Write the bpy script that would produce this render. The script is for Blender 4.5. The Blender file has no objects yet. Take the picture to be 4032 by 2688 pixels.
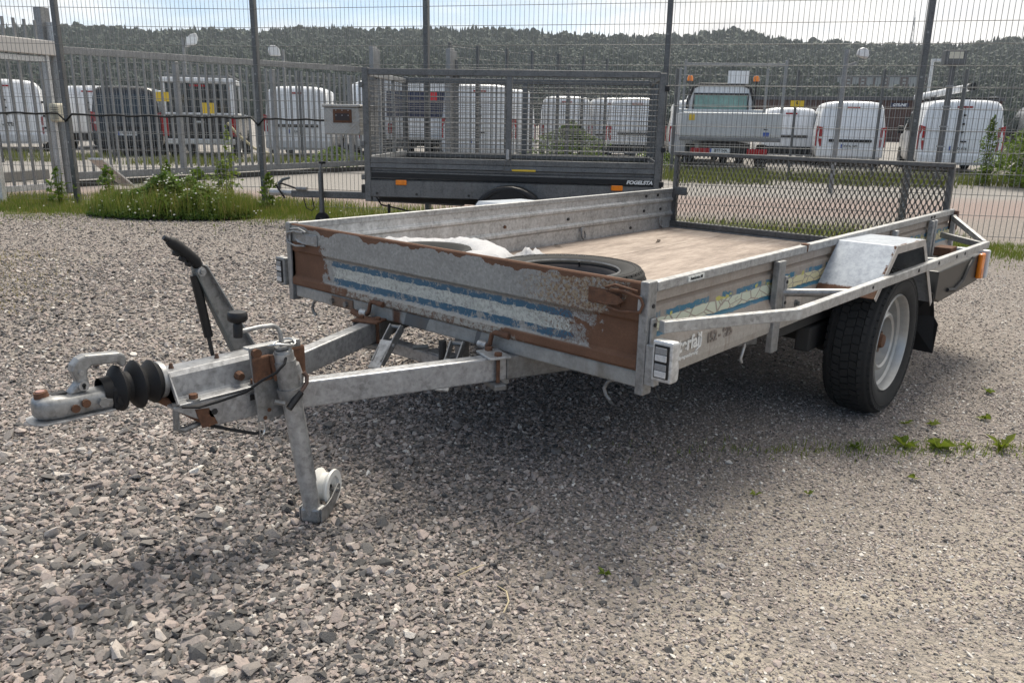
import bpy, bmesh, math, random
import numpy as np
from mathutils import Vector, Matrix, Euler
R_ = math.radians
random.seed(7)
rng = np.random.default_rng(11)
SC = bpy.context.scene
COL = SC.collection
V = Vector

# ------------------------------------------------------------------ camera
cam_d = bpy.data.cameras.new('camera')
cam = bpy.data.objects.new('camera', cam_d)
COL.objects.link(cam)
_r = V((0.66955, -0.74263, 0.0174)); _u = V((0.18540, 0.18989, 0.96414))
_f = V((0.71924, 0.64250, -0.26445))
_r.normalize(); _f = (_f - _r * _f.dot(_r)).normalized(); _u = _r.cross(_f)
cam.matrix_world = Matrix(((_r.x, _u.x, -_f.x, -1.8765), (_r.y, _u.y, -_f.y, -1.1637),
                           (_r.z, _u.z, -_f.z, 1.1556), (0, 0, 0, 1)))
cam_d.sensor_width = 36
cam_d.lens = 28.125
cam_d.clip_start = 0.05
cam_d.clip_end = 6000
SC.camera = cam

# ------------------------------------------------------------------ light
SUN_AZ, SUN_EL = R_(26), R_(58)
w = bpy.data.worlds.new('World'); SC.world = w; w.use_nodes = True
nt = w.node_tree; nt.nodes.clear()
def wn(t, **k):
    n = nt.nodes.new(t)
    for a, b in k.items(): setattr(n, a, b)
    return n
L = nt.links.new
out = wn('ShaderNodeOutputWorld'); bg = wn('ShaderNodeBackground')
sky = wn('ShaderNodeTexSky', sky_type='NISHITA', sun_disc=False)
sky.sun_elevation = SUN_EL; sky.sun_rotation = R_(90) - SUN_AZ
sky.air_density = 1.0; sky.dust_density = 1.0; sky.ozone_density = 1.5
tc = wn('ShaderNodeTexCoord')
mp = wn('ShaderNodeMapping'); mp.inputs['Scale'].default_value = (1.2, 1.2, 5.5)
mp.inputs['Location'].default_value = (3.1, 1.7, 0.4)
L(tc.outputs['Generated'], mp.inputs['Vector'])
no = wn('ShaderNodeTexNoise'); no.inputs['Scale'].default_value = 2.1
no.inputs['Detail'].default_value = 7; no.inputs['Roughness'].default_value = .55
no.inputs['Distortion'].default_value = .25
L(mp.outputs[0], no.inputs['Vector'])
sep = wn('ShaderNodeSeparateXYZ'); L(tc.outputs['Generated'], sep.inputs[0])
dirm = wn('ShaderNodeVectorMath', operation='DOT_PRODUCT')    # more cloud on the sun's side
dirm.inputs[1].default_value = (math.cos(SUN_AZ - .35), math.sin(SUN_AZ - .35), 0.3)
L(tc.outputs['Generated'], dirm.inputs[0])
ad = wn('ShaderNodeMath', operation='MULTIPLY_ADD'); L(dirm.outputs['Value'], ad.inputs[0])
ad.inputs[1].default_value = .30; ad2 = wn('ShaderNodeMath', operation='MULTIPLY_ADD'); zr = wn('ShaderNodeMapRange', interpolation_type='SMOOTHSTEP')
zr.inputs['From Min'].default_value = .16; zr.inputs['From Max'].default_value = .5; L(sep.outputs[2], zr.inputs['Value'])
L(zr.outputs[0], ad2.inputs[0]); ad2.inputs[1].default_value = .26; L(no.outputs['Fac'], ad2.inputs[2]); L(ad2.outputs[0], ad.inputs[2])
rp = wn('ShaderNodeMapRange', interpolation_type='SMOOTHSTEP')
rp.inputs['From Min'].default_value = .55; rp.inputs['From Max'].default_value = .80
L(ad.outputs[0], rp.inputs['Value'])
no2 = wn('ShaderNodeTexNoise'); no2.inputs['Scale'].default_value = 6
no2.inputs['Detail'].default_value = 6; L(mp.outputs[0], no2.inputs['Vector'])
cc = wn('ShaderNodeValToRGB')
cc.color_ramp.elements[0].position = .3; cc.color_ramp.elements[0].color = (5.9, 5.8, 5.7, 1)
cc.color_ramp.elements[1].position = .7; cc.color_ramp.elements[1].color = (8.3, 8.05, 7.7, 1)
L(no2.outputs['Fac'], cc.inputs['Fac'])
mx = wn('ShaderNodeMix', data_type='RGBA'); L(rp.outputs[0], mx.inputs['Factor'])
veil = wn('ShaderNodeMix', data_type='RGBA'); veil.inputs['Factor'].default_value = .45
veil.inputs['B'].default_value = (2.7, 4.1, 6.2, 1)
L(sky.outputs[0], veil.inputs['A'])
L(veil.outputs['Result'], mx.inputs['A']); L(cc.outputs['Color'], mx.inputs['B'])
L(mx.outputs['Result'], bg.inputs['Color'])
bg.inputs['Strength'].default_value = 0.078
L(bg.outputs[0], out.inputs['Surface'])

sun_d = bpy.data.lights.new('sun', 'SUN'); sun_d.energy = 2.4; sun_d.angle = R_(22)
sun_d.color = (1.0, .93, .81)
sun = bpy.data.objects.new('sun', sun_d); COL.objects.link(sun)
sun.rotation_euler = V((-math.cos(SUN_EL) * math.cos(SUN_AZ), -math.cos(SUN_EL) * math.sin(SUN_AZ),
                        -math.sin(SUN_EL))).to_track_quat('-Z', 'Y').to_euler()
vs = SC.view_settings
vs.view_transform = 'Standard'; vs.look = 'None'; vs.gamma = 1; vs.use_curve_mapping = False
vs.exposure = 1.08
SC.cycles.max_bounces = 6; SC.cycles.transparent_max_bounces = 12
SC.cycles.use_denoising = True

# ------------------------------------------------------------------ node helper
class S:
    """a shader socket with arithmetic"""
    def __init__(s, m, o): s.m, s.o = m, o
    def _op(s, op, b=None, c=None, swap=False):
        n = s.m.nt.nodes.new('ShaderNodeMath'); n.operation = op
        args = [s, b, c]
        if swap: args = [b, s, c]
        for i, a in enumerate(args):
            if a is None: continue
            if isinstance(a, S): s.m.nt.links.new(a.o, n.inputs[i])
            else: n.inputs[i].default_value = a
        return S(s.m, n.outputs[0])
    def __add__(s, b): return s._op('ADD', b)
    __radd__ = __add__
    def __sub__(s, b): return s._op('SUBTRACT', b)
    def __rsub__(s, b): return s._op('SUBTRACT', b, swap=True)
    def __mul__(s, b): return s._op('MULTIPLY', b)
    __rmul__ = __mul__
    def abs(s): return s._op('ABSOLUTE')
    def max(s, b): return s._op('MAXIMUM', b)
    def min(s, b): return s._op('MINIMUM', b)
    def ss(s, a, b):
        n = s.m.nt.nodes.new('ShaderNodeMapRange'); n.interpolation_type = 'SMOOTHSTEP'
        if a > b:
            n.inputs['To Min'].default_value = 1; n.inputs['To Max'].default_value = 0; a, b = b, a
        n.inputs['From Min'].default_value = a; n.inputs['From Max'].default_value = b
        s.m.nt.links.new(s.o, n.inputs['Value']); return S(s.m, n.outputs[0])

class M:
    def __init__(m, name, rough=.5, metal=0, color=(.5, .5, .5), spec=None):
        m.mat = bpy.data.materials.new(name); m.mat.use_nodes = True
        m.nt = m.mat.node_tree; m.b = m.nt.nodes['Principled BSDF']
        m.b.inputs['Roughness'].default_value = rough; m.b.inputs['Metallic'].default_value = metal
        m.b.inputs['Base Color'].default_value = (*color, 1)
        if spec is not None: m.b.inputs['Specular IOR Level'].default_value = spec
        m._tc = None
    def co(m, kind='Object'):
        if m._tc is None: m._tc = m.nt.nodes.new('ShaderNodeTexCoord')
        return m._tc.outputs[kind]
    def pos(m):
        return m.nt.nodes.new('ShaderNodeNewGeometry').outputs['Position']
    def xyz(m, vec=None):
        n = m.nt.nodes.new('ShaderNodeSeparateXYZ'); m.nt.links.new(vec or m.co(), n.inputs[0])
        return [S(m, o) for o in n.outputs]
    def scaled(m, sc, vec=None):
        n = m.nt.nodes.new('ShaderNodeMapping'); n.inputs['Scale'].default_value = sc
        m.nt.links.new(vec or m.co(), n.inputs[0]); return n.outputs[0]
    def noise(m, scale, detail=4, rough=.55, vec=None, dist=0):
        n = m.nt.nodes.new('ShaderNodeTexNoise')
        n.inputs['Scale'].default_value = scale; n.inputs['Detail'].default_value = detail
        n.inputs['Roughness'].default_value = rough; n.inputs['Distortion'].default_value = dist
        m.nt.links.new(vec or m.co(), n.inputs['Vector']); return S(m, n.outputs[0])
    def voro(m, scale, vec=None, feature='F1', outp='Distance'):
        n = m.nt.nodes.new('ShaderNodeTexVoronoi'); n.feature = feature
        n.inputs['Scale'].default_value = scale
        m.nt.links.new(vec or m.co(), n.inputs['Vector'])
        return S(m, n.outputs[outp])
    def gray(m, s):
        n = m.nt.nodes.new('ShaderNodeRGBToBW'); m.nt.links.new(s.o, n.inputs[0]); return S(m, n.outputs[0])
    def mix(m, f, a, b):
        n = m.nt.nodes.new('ShaderNodeMix'); n.data_type = 'RGBA'
        for k, x in (('Factor', f), ('A', a), ('B', b)):
            if isinstance(x, S): m.nt.links.new(x.o, n.inputs[k])
            elif isinstance(x, (int, float)): n.inputs[k].default_value = x
            else: n.inputs[k].default_value = (*x, 1)
        return S(m, n.outputs['Result'])
    def ramp(m, f, *stops):
        n = m.nt.nodes.new('ShaderNodeValToRGB'); e = n.color_ramp.elements
        while len(e) < len(stops): e.new(.5)
        for i, (p, c) in enumerate(stops): e[i].position = p; e[i].color = (*c, 1)
        m.nt.links.new(f.o, n.inputs[0]); return S(m, n.outputs[0])
    def color(m, s): m.nt.links.new(s.o, m.b.inputs['Base Color']); return m
    def rough(m, s): m.nt.links.new(s.o, m.b.inputs['Roughness']); return m
    def metal(m, s): m.nt.links.new(s.o, m.b.inputs['Metallic']); return m
    def bump(m, h, strength=.3, dist=.01):
        n = m.nt.nodes.new('ShaderNodeBump'); n.inputs['Strength'].default_value = strength
        n.inputs['Distance'].default_value = dist
        m.nt.links.new(h.o, n.inputs['Height']); m.nt.links.new(n.outputs[0], m.b.inputs['Normal']); return m
    def attr(m, name, kind='INSTANCER', outp='Fac'):
        n = m.nt.nodes.new('ShaderNodeAttribute'); n.attribute_type = kind; n.attribute_name = name
        return S(m, n.outputs[outp])

RUST1, RUST2 = (.118, .056, .031), (.062, .031, .019)
def rust_col(m, sc=60):
    return m.ramp(m.noise(sc, 6, .7), (.3, RUST2), (.55, RUST1), (.75, (.165, .078, .040)))

def galv(name, base=.40, rust=0., streak=True, dirt=.3, tint=(1, 1.0, .99)):
    m = M(name, .44, .5)
    sp = m.gray(m.voro(85, outp='Color'))
    big = m.noise(6, 5, .6); fine = m.noise(55, 4, .7)
    stk = m.noise(26, 5, .65, m.scaled((1, 1, .22))); v = big * .24 + fine * .36 + sp * .12 + stk * .28
    c = m.ramp(v, (.34, tuple(base * .50 * t for t in tint)), (.5, tuple(base * t for t in tint)),
               (.68, tuple(min(.8, base * 1.45) * t for t in tint)))
    if dirt:
        d = m.noise(9, 6, .7, m.scaled((1, 1, .35))).ss(.52, .75) * dirt
        c = m.mix(d, c, (.12, .10, .085))
    if rust:
        rm = m.noise(14, 8, .72)
        c = m.mix(rm.ss(.72 - rust * .25, .78 - rust * .22), c, rust_col(m))
    m.color(c); m.rough(fine * .35 + stk * .2 + .18); m.bump(fine + big, .12, .004)
    return m.mat

def plain(name, c, rough=.5, metal=0, nz=.12, sc=20, bump=0, spec=None):
    m = M(name, rough, metal, c, spec)
    n = m.noise(sc, 5, .6)
    m.color(m.mix(n, tuple(x * (1 - nz * 2) for x in c), tuple(min(1, x * (1 + nz * 2)) for x in c)))
    if bump: m.bump(m.noise(sc * 4, 4, .6), bump, .003)
    return m.mat

# ------------------------------------------------------------------ mesh builder
class MB:
    def __init__(s): s.v, s.f = [], []
    def add(s, vs, fs):
        k = len(s.v); s.v += [tuple(p) for p in vs]; s.f += [tuple(i + k for i in f) for f in fs]; return s
    def box(s, x0, x1, y0, y1, z0, z1):
        return s.add([(x, y, z) for z in (z0, z1) for y in (y0, y1) for x in (x0, x1)],
                     [(0, 2, 3, 1), (4, 5, 7, 6), (0, 1, 5, 4), (2, 6, 7, 3), (0, 4, 6, 2), (1, 3, 7, 5)])
    def beam(s, p, q, w, h, up=(0, 0, 1)):
        p, q, up = V(p), V(q), V(up); d = (q - p).normalized()
        a = d.cross(up).normalized(); b = a.cross(d).normalized()
        r = []
        for c in (p, q):
            for i, j in ((-1, -1), (1, -1), (1, 1), (-1, 1)): r.append(c + a * (i * w / 2) + b * (j * h / 2))
        return s.add(r, [(0, 1, 2, 3), (7, 6, 5, 4), (0, 4, 5, 1), (1, 5, 6, 2), (2, 6, 7, 3), (3, 7, 4, 0)])
    def prism(s, poly, d, cap=True):
        """3-d polygon swept by vector d"""
        n = len(poly); d = V(d)
        vs = [V(p) for p in poly] + [V(p) + d for p in poly]
        fs = [(i, (i + 1) % n, (i + 1) % n + n, i + n) for i in range(n)]
        if cap: fs += [tuple(range(n - 1, -1, -1)), tuple(range(n, 2 * n))]
        return s.add(vs, fs)
    def sheet(s, prof, d, t):
        """open profile (3-d points) swept by d, thickened by vector t"""
        n = len(prof); prof = [V(p) for p in prof]; t = V(t)
        return s.prism(prof + [p + t for p in reversed(prof)], d)
    def tube(s, pts, r, seg=8, cap=True):
        pts = [V(p) for p in pts]; n = len(pts); rs = r if isinstance(r, (list, tuple)) else [r] * n
        d0 = (pts[1] - pts[0]).normalized()
        a = d0.cross(V((0, 0, 1)) if abs(d0.z) < .9 else V((1, 0, 0))).normalized()
        vs, fs = [], []
        for i, p in enumerate(pts):
            t = (pts[min(i + 1, n - 1)] - pts[max(i - 1, 0)]).normalized()
            a = (a - t * a.dot(t)).normalized(); b = t.cross(a)
            for k in range(seg):
                th = 2 * math.pi * k / seg
                vs.append(p + (a * math.cos(th) + b * math.sin(th)) * rs[i])
        for i in range(n - 1):
            for k in range(seg):
                k2 = (k + 1) % seg
                fs.append((i * seg + k, i * seg + k2, (i + 1) * seg + k2, (i + 1) * seg + k))
        if cap: fs += [tuple(range(seg - 1, -1, -1)), tuple((n - 1) * seg + k for k in range(seg))]
        return s.add(vs, fs)
    def cyl(s, p, q, r, seg=16, r2=None): return s.tube([p, q], [r, r if r2 is None else r2], seg)
    def lathe(s, prof, o, ax, seg=32, closed=False):
        """prof = [(radius, t along axis)]"""
        o, ax = V(o), V(ax).normalized()
        a = ax.cross(V((0, 0, 1)) if abs(ax.z) < .9 else V((1, 0, 0))).normalized(); b = ax.cross(a)
        vs, fs, n = [], [], len(prof)
        for k in range(seg):
            th = 2 * math.pi * k / seg; e = a * math.cos(th) + b * math.sin(th)
            vs += [o + e * r + ax * t for r, t in prof]
        for k in range(seg):
            k2 = (k + 1) % seg
            for i in range(n if closed else n - 1):
                j = (i + 1) % n
                fs.append((k * n + i, k * n + j, k2 * n + j, k2 * n + i))
        return s.add(vs, fs)
    def build(s, name, mat, parent=None, smooth=0, bevel=0, kind=None, loc=None, seg=2):
        me = bpy.data.meshes.new(name); me.from_pydata(s.v, [], s.f); me.materials.append(mat)
        b = bmesh.new(); b.from_mesh(me); bmesh.ops.recalc_face_normals(b, faces=b.faces[:]); b.to_mesh(me); b.free()
        if smooth:
            me.shade_smooth(); me.set_sharp_from_angle(angle=R_(smooth))
        o = bpy.data.objects.new(name, me); COL.objects.link(o)
        if parent: o.parent = parent
        if loc: o.location = loc
        if kind: o['kind'] = kind
        if bevel:
            md = o.modifiers.new('edge', 'BEVEL'); md.width = bevel; md.segments = seg; md.limit_method = 'ANGLE'
            md.angle_limit = R_(40); md.harden_normals = False
        return o

def fast(name, vs, fs, mat, parent=None, kind=None):
    me = bpy.data.meshes.new(name); me.from_pydata(vs, [], fs); me.materials.append(mat)
    o = bpy.data.objects.new(name, me); COL.objects.link(o)
    if parent: o.parent = parent
    if kind: o['kind'] = kind
    return o

def thing(name, label, cat, loc=(0, 0, 0), rz=0, group=None):
    o = bpy.data.objects.new(name, None); COL.objects.link(o); o.empty_display_size = .1
    o.location = loc; o.rotation_euler = (0, 0, rz); o['label'] = label; o['category'] = cat
    if group: o['group'] = group
    return o
def tag(o, label, cat, group=None):
    o['label'] = label; o['category'] = cat
    if group: o['group'] = group
    return o

def text(s, size, loc, rot, mat, parent, name='lettering', shear=0, bold=0, space=1, sx=1, align='CENTER'):
    c = bpy.data.curves.new(name, 'FONT'); c.body = s; c.size = size; c.align_x = align; c.align_y = 'CENTER'
    c.extrude = .0006; c.shear = shear; c.offset = bold; c.space_character = space
    c.materials.append(mat)
    o = bpy.data.objects.new(name, c); COL.objects.link(o); o.parent = parent
    o.location = loc; o.rotation_euler = rot; o.scale = (sx, 1, 1)
    return o

# ------------------------------------------------------------------ materials
GALV = galv('galvanised_steel', .25)
GALV_L = galv('bright_galvanised_steel', .36, dirt=.3)
GALV_D = galv('dull_galvanised_steel', .19)
GALV_R = galv('rust_spotted_galvanised_steel', .32, rust=.45)
STEEL_G = plain('grey_painted_steel', (.11, .12, .12), .5, .2)
CAGE = galv('dark_galvanised_steel', .125, dirt=.25)
CAGE_P = galv('grey_galvanised_sheet', .13, dirt=.2)
def _rust():
    m = M('rusty_steel', .9); m.color(rust_col(m, 45)); m.bump(m.noise(120, 5, .7), .35, .003); return m.mat
RUST = _rust()
BLACK = plain('black_plastic', (.010, .010, .011), .45, spec=.35)
RUBBER = plain('black_rubber', (.011, .011, .012), .65, bump=.1, spec=.3)
TYRE_M = plain('tyre_rubber', (.015, .015, .015), .85, nz=.25, sc=30, bump=.15)
DARK = plain('dark_underbody_steel', (.03, .028, .026), .8)
CHROME = plain('zinc_plated_steel', (.55, .55, .54), .3, .8)
WHITE_P = plain('white_van_paint', (.70, .705, .71), .25, nz=.02, sc=3)
WHITE_G = plain('pale_grey_paint', (.50, .51, .52), .35, nz=.04)
BLACK_P = plain('black_car_paint', (.012, .013, .015), .2, nz=.05)
SILVER_P = plain('light_grey_car_paint', (.42, .43, .44), .3, .3, nz=.04)
GLASS_D = plain('dark_window_glass', (.015, .02, .022), .06, nz=.05, spec=.6)
GLASS_T = plain('green_tinted_glass', (.20, .34, .30), .08, nz=.35, sc=3)
RED_L = plain('red_lamp_lens', (.30, .008, .012), .15, nz=.15)
AMBER = plain('amber_lamp_lens', (.75, .20, .012), .2, nz=.2)
YELLOW = plain('yellow_plastic', (.62, .42, .03), .5, nz=.05)
PLATE = plain('licence_plate_white', (.62, .63, .62), .45, nz=.03)
EU_BLUE = plain('plate_blue', (.02, .07, .32), .4)
INK = plain('black_ink', (.012, .012, .013), .6)
NAVY = plain('navy_panel', (.015, .02, .06), .4)

# ------------------------------------------------------------------ ground
def ground_mat():
    m = M('gravel_ground', .95)
    P = m.pos(); x, y, z = m.xyz(P)
    v1 = m.gray(m.voro(75, P, outp='Color')); d1 = m.voro(75, P)
    v2 = m.gray(m.voro(190, P, outp='Color')); d2 = m.voro(190, P)
    big = m.noise(.55, 5, .6, P); mid = m.noise(3.2, 5, .6, P)
    st = m.ramp(v1 * .6 + v2 * .4, (.2, (.075, .069, .063)), (.45, (.215, .190, .172)), (.62, (.32, .272, .245)), (.85, (.475, .43, .39)))
    fines = m.ramp(m.noise(160, 4, .7, P), (.3, (.150, .132, .115)), (.7, (.29, .255, .222)))
    sand = m.ramp(m.noise(220, 4, .7, P), (.3, (.27, .235, .19)), (.7, (.47, .42, .35)))
    c = m.mix(d1.ss(.25, .65) * .8, st, fines)
    nearfine = (x * .72 + y * .64 + big * .9 + mid * .5)
    right = (x * .67 - y * .742 + big * 1.2)
    c = m.mix(mid.ss(.5, .75) * .5, c, fines)
    c = m.mix(right.ss(.1, .9) * (x * .719 + y * .643).ss(.55, -.5) * mid.ss(.32, .62) * .85, c, sand)
    # pale trodden lane beyond the fence
    lane = (x * .72 + y * .69 + big * 2.2)
    road = m.ramp(m.noise(38, 5, .7, P), (.3, (.21, .195, .18)), (.7, (.33, .31, .285)))
    pink = m.ramp(m.noise(90, 4, .7, P), (.3, (.17, .125, .11)), (.7, (.36, .285, .255)))
    f = lane.ss(9.0, 10.2)
    c = m.mix(f, c, m.mix(lane.ss(11.4, 13.2), pink, road))
    m.color(c); m.bump(d1 * -1 + d2 * -.4 + m.noise(30, 4, .6, P) * .5, .9, .012)
    return m.mat
gv, gf = [], []
rad = [0, 4, 9, 16, 30, 60, 150, 400, 1000, 1640]
n_ = 48
gv.append((0, 0, 0))
for r in rad[1:]:
    for k in range(n_): gv.append((r * math.cos(2 * math.pi * k / n_), r * math.sin(2 * math.pi * k / n_), 0))
for k in range(n_): gf.append((0, 1 + k, 1 + (k + 1) % n_))
for i in range(len(rad) - 2):
    a, b = 1 + i * n_, 1 + (i + 1) * n_
    for k in range(n_): gf.append((a + k, b + k, b + (k + 1) % n_, a + (k + 1) % n_))
ground = fast('ground', gv, gf, ground_mat(), kind='structure')

CX, CY = -1.8765, -1.1637
FX, FY = .7457, .6662      # view direction on the ground
RX, RY = .6662, -.7457     # to its right
def ground_pt(d, s): return CX + FX * d + RX * s, CY + FY * d + RY * s

# ------------------------------------------------------------------ hill and forest
ridge = [(-40, 4.2), (10.8, 4.75), (12.5, 4.8), (14.0, 4.55), (15.5, 4.58), (19.6, 4.65), (21.5, 4.9), (23, 4.92), (25, 5.15), (26.5, 5.62), (28, 5.68),
         (29.3, 5.45), (30.7, 5.32), (35, 5.33), (38.8, 5.4), (40.4, 5.5), (43.4, 5.65), (47.8, 5.55), (50.7, 5.36), (53.6, 5.42),
         (56.9, 5.22), (58.4, 4.93), (62.3, 4.95), (64.7, 4.7), (67.7, 4.7), (70.2, 4.6), (73.4, 4.3), (95, 3.8), (140, 3.2)]
ra = np.array([a for a, _ in ridge]); re_ = np.array([e for _, e in ridge])
RR = 1400.
def hill_z(r, az):
    H = np.tan(np.radians(np.interp(az, ra, re_))) * RR - 11.5 + 1.15
    t = np.clip((r - 420) / (RR - 420), 0, 1.15)
    tt = np.clip(t, 0, 1)
    return H * (tt ** 1.15) * 1.0 - np.clip(t - 1, 0, 1) * 120 - .3
azs = np.linspace(-40, 140, 181); rs = np.concatenate([np.linspace(415, 1400, 30), [1460, 1530]])
hv, hf = [], []
for r in rs:
    for a in azs:
        zz = float(hill_z(r, a)); hv.append((CX + r * math.cos(R_(a)), CY + r * math.sin(R_(a)), zz))
na = len(azs)
for i in range(len(rs) - 1):
    for k in range(na - 1): hf.append((i * na + k, i * na + k + 1, (i + 1) * na + k + 1, (i + 1) * na + k))
hm = M('forest_floor', .95); hn = hm.noise(.03, 6, .65, hm.pos())
hm.color(hm.ramp(hn, (.35, (.022, .038, .022)), (.6, (.035, .055, .028)), (.8, (.07, .08, .05))))
hill = fast('hill', hv, hf, hm.mat, kind='structure'); hill.data.shade_smooth()

def tree_proto(name, conifer, seed):
    r = random.Random(seed); vs, fs = [], []
    if conifer:
        nt__ = 7
        for t in range(nt__):
            z0 = .10 + .80 * t / nt__; z1 = min(1, z0 + .30 - .12 * t / nt__); R0 = .20 * (1 - t / nt__) ** .85 + .02; n = 9
            k = len(vs); vs.append((r.uniform(-.01, .01), r.uniform(-.01, .01), z1))
            for i in range(n):
                a = 6.28 * (i + r.uniform(-.3, .3)) / n; q = R0 * (r.uniform(.95, 1.3) if i % 2 else r.uniform(.5, .75))
                vs.append((q * math.cos(a), q * math.sin(a), z0 + r.uniform(-.035, .02)))
            for i in range(n): fs.append((k, k + 1 + i, k + 1 + (i + 1) % n))
    else:
        for c in range(6):
            b = bmesh.new(); bmesh.ops.create_icosphere(b, subdivisions=2, radius=1); a = r.uniform(0, 6.28); q = r.uniform(0, .17)
            ctr = V((q * math.cos(a), q * math.sin(a), r.uniform(.42, .76))); R0 = r.uniform(.17, .25); k = len(vs)
            for v in b.verts: p = ctr + v.co * R0 * r.uniform(.72, 1.18); vs.append(tuple(p))
            fs += [tuple(x.index + k for x in f.verts) for f in b.faces]; b.free()
    k = len(vs); vs += [(-.02, -.01, 0), (.02, -.01, 0), (0, .02, 0), (0, 0, .7)]; fs += [(k, k + 1, k + 3), (k + 1, k + 2, k + 3), (k + 2, k, k + 3)]
    me = bpy.data.meshes.new(name); me.from_pydata(vs, [], fs)
    return bpy.data.objects.new(name, me)

def foliage_mat(name, c1, c2, inst=True, trans=.15):
    m = M(name, .7, spec=.2)
    f = m.attr('rnd') if inst else m.noise(9, 3, .6)
    c = m.mix(f, c1, c2)
    m.color(c)
    return m.mat

def instancer(name, pts, scl, rot, rnd, protos, mat, kind='stuff', pick=True):
    """one object whose geometry nodes put a prototype on every point"""
    n = len(pts); me = bpy.data.meshes.new(name); me.vertices.add(n)
    me.vertices.foreach_set('co', np.asarray(pts, np.float32).ravel())
    def at(nm, typ, data):
        a = me.attributes.new(nm, typ, 'POINT')
        a.data.foreach_set('vector' if typ == 'FLOAT_VECTOR' else 'value', np.asarray(data, np.float32 if typ != 'INT' else np.int32).ravel())
    at('scl', 'FLOAT_VECTOR', scl); at('rot', 'FLOAT_VECTOR', rot); at('rnd', 'FLOAT', rnd)
    at('idx', 'INT', rng.integers(0, len(protos), n))
    for p in protos:
        if not p.data.materials: p.data.materials.append(mat)
    o = bpy.data.objects.new(name, me); COL.objects.link(o); o['kind'] = kind
    g = bpy.data.node_groups.new(name, 'GeometryNodeTree')
    g.interface.new_socket('Geometry', in_out='INPUT', socket_type='NodeSocketGeometry')
    g.interface.new_socket('Geometry', in_out='OUTPUT', socket_type='NodeSocketGeometry')
    N = g.nodes.new; K = g.links.new
    gi, go = N('NodeGroupInput'), N('NodeGroupOutput')
    join = N('GeometryNodeJoinGeometry')
    for p in reversed(protos):
        oi = N('GeometryNodeObjectInfo'); oi.inputs['Object'].default_value = p
        oi.inputs['As Instance'].default_value = True
        K(oi.outputs['Geometry'], join.inputs[0])
    def named(nm, t):
        a = N('GeometryNodeInputNamedAttribute'); a.data_type = t; a.inputs['Name'].default_value = nm; return a.outputs[0]
    ip = N('GeometryNodeInstanceOnPoints'); K(gi.outputs[0], ip.inputs['Points']); K(join.outputs[0], ip.inputs['Instance'])
    ip.inputs['Pick Instance'].default_value = True
    K(named('idx', 'INT'), ip.inputs['Instance Index']); K(named('scl', 'FLOAT_VECTOR'), ip.inputs['Scale'])
    e2r = N('FunctionNodeEulerToRotation'); K(named('rot', 'FLOAT_VECTOR'), e2r.inputs[0]); K(e2r.outputs[0], ip.inputs['Rotation'])
    st = N('GeometryNodeStoreNamedAttribute'); st.data_type = 'FLOAT'; st.domain = 'INSTANCE'; st.inputs['Name'].default_value = 'rnd'
    K(ip.outputs[0], st.inputs['Geometry'])
    K(named('rnd', 'FLOAT'), st.inputs['Value'])
    K(st.outputs[0], go.inputs[0])
    md = o.modifiers.new('scatter', 'NODES'); md.node_group = g
    return o

nt_ = 90000
tr = np.sqrt(rng.uniform(430 ** 2, 1415 ** 2, nt_)); ta = rng.uniform(3, 84, nt_)
# clearings low on the slope where houses stand
keep = ~((ta > 15.6) & (ta < 21.4) & (tr > 690) & (tr < 812))
tr, ta = tr[keep], ta[keep]; nt_ = len(tr)
tz = hill_z(tr, ta)
tp = np.stack([CX + tr * np.cos(np.radians(ta)), CY + tr * np.sin(np.radians(ta)), tz - .3], 1)
ts = rng.uniform(.55, 1.45, nt_) * np.interp(tr, [430, 1400], [7.0, 13.0])
ts = np.where(tr > 1270, ts * rng.uniform(.75, 1.6, nt_), ts)
tsc = np.stack([ts * rng.uniform(.75, 1.1, nt_), ts * rng.uniform(.75, 1.1, nt_), ts], 1)
trot = np.stack([np.zeros(nt_), np.zeros(nt_), rng.uniform(0, 6.28, nt_)], 1)
FOREST = foliage_mat('forest_foliage', (.008, .020, .013), (.020, .036, .020))
instancer('forest', tp, tsc, trot, np.clip(rng.normal(.45, .28, nt_), 0, 1),
          [tree_proto('spruce_tree', True, 1), tree_proto('pine_tree', True, 2), tree_proto('spruce_tree', True, 5), tree_proto('pine_tree', True, 6), tree_proto('birch_tree', False, 3)], FOREST)

hz = bpy.data.materials.new('haze'); hz.use_nodes = True; hz.node_tree.nodes.clear()
ho = hz.node_tree.nodes.new('ShaderNodeOutputMaterial'); pv_ = hz.node_tree.nodes.new('ShaderNodeVolumePrincipled')
pv_.inputs['Density'].default_value = .00011; pv_.inputs['Color'].default_value = (.86, .91, .96, 1); pv_.inputs['Anisotropy'].default_value = .1
hz.node_tree.links.new(pv_.outputs[0], ho.inputs['Volume'])
HAZE_MAT = hz
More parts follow.
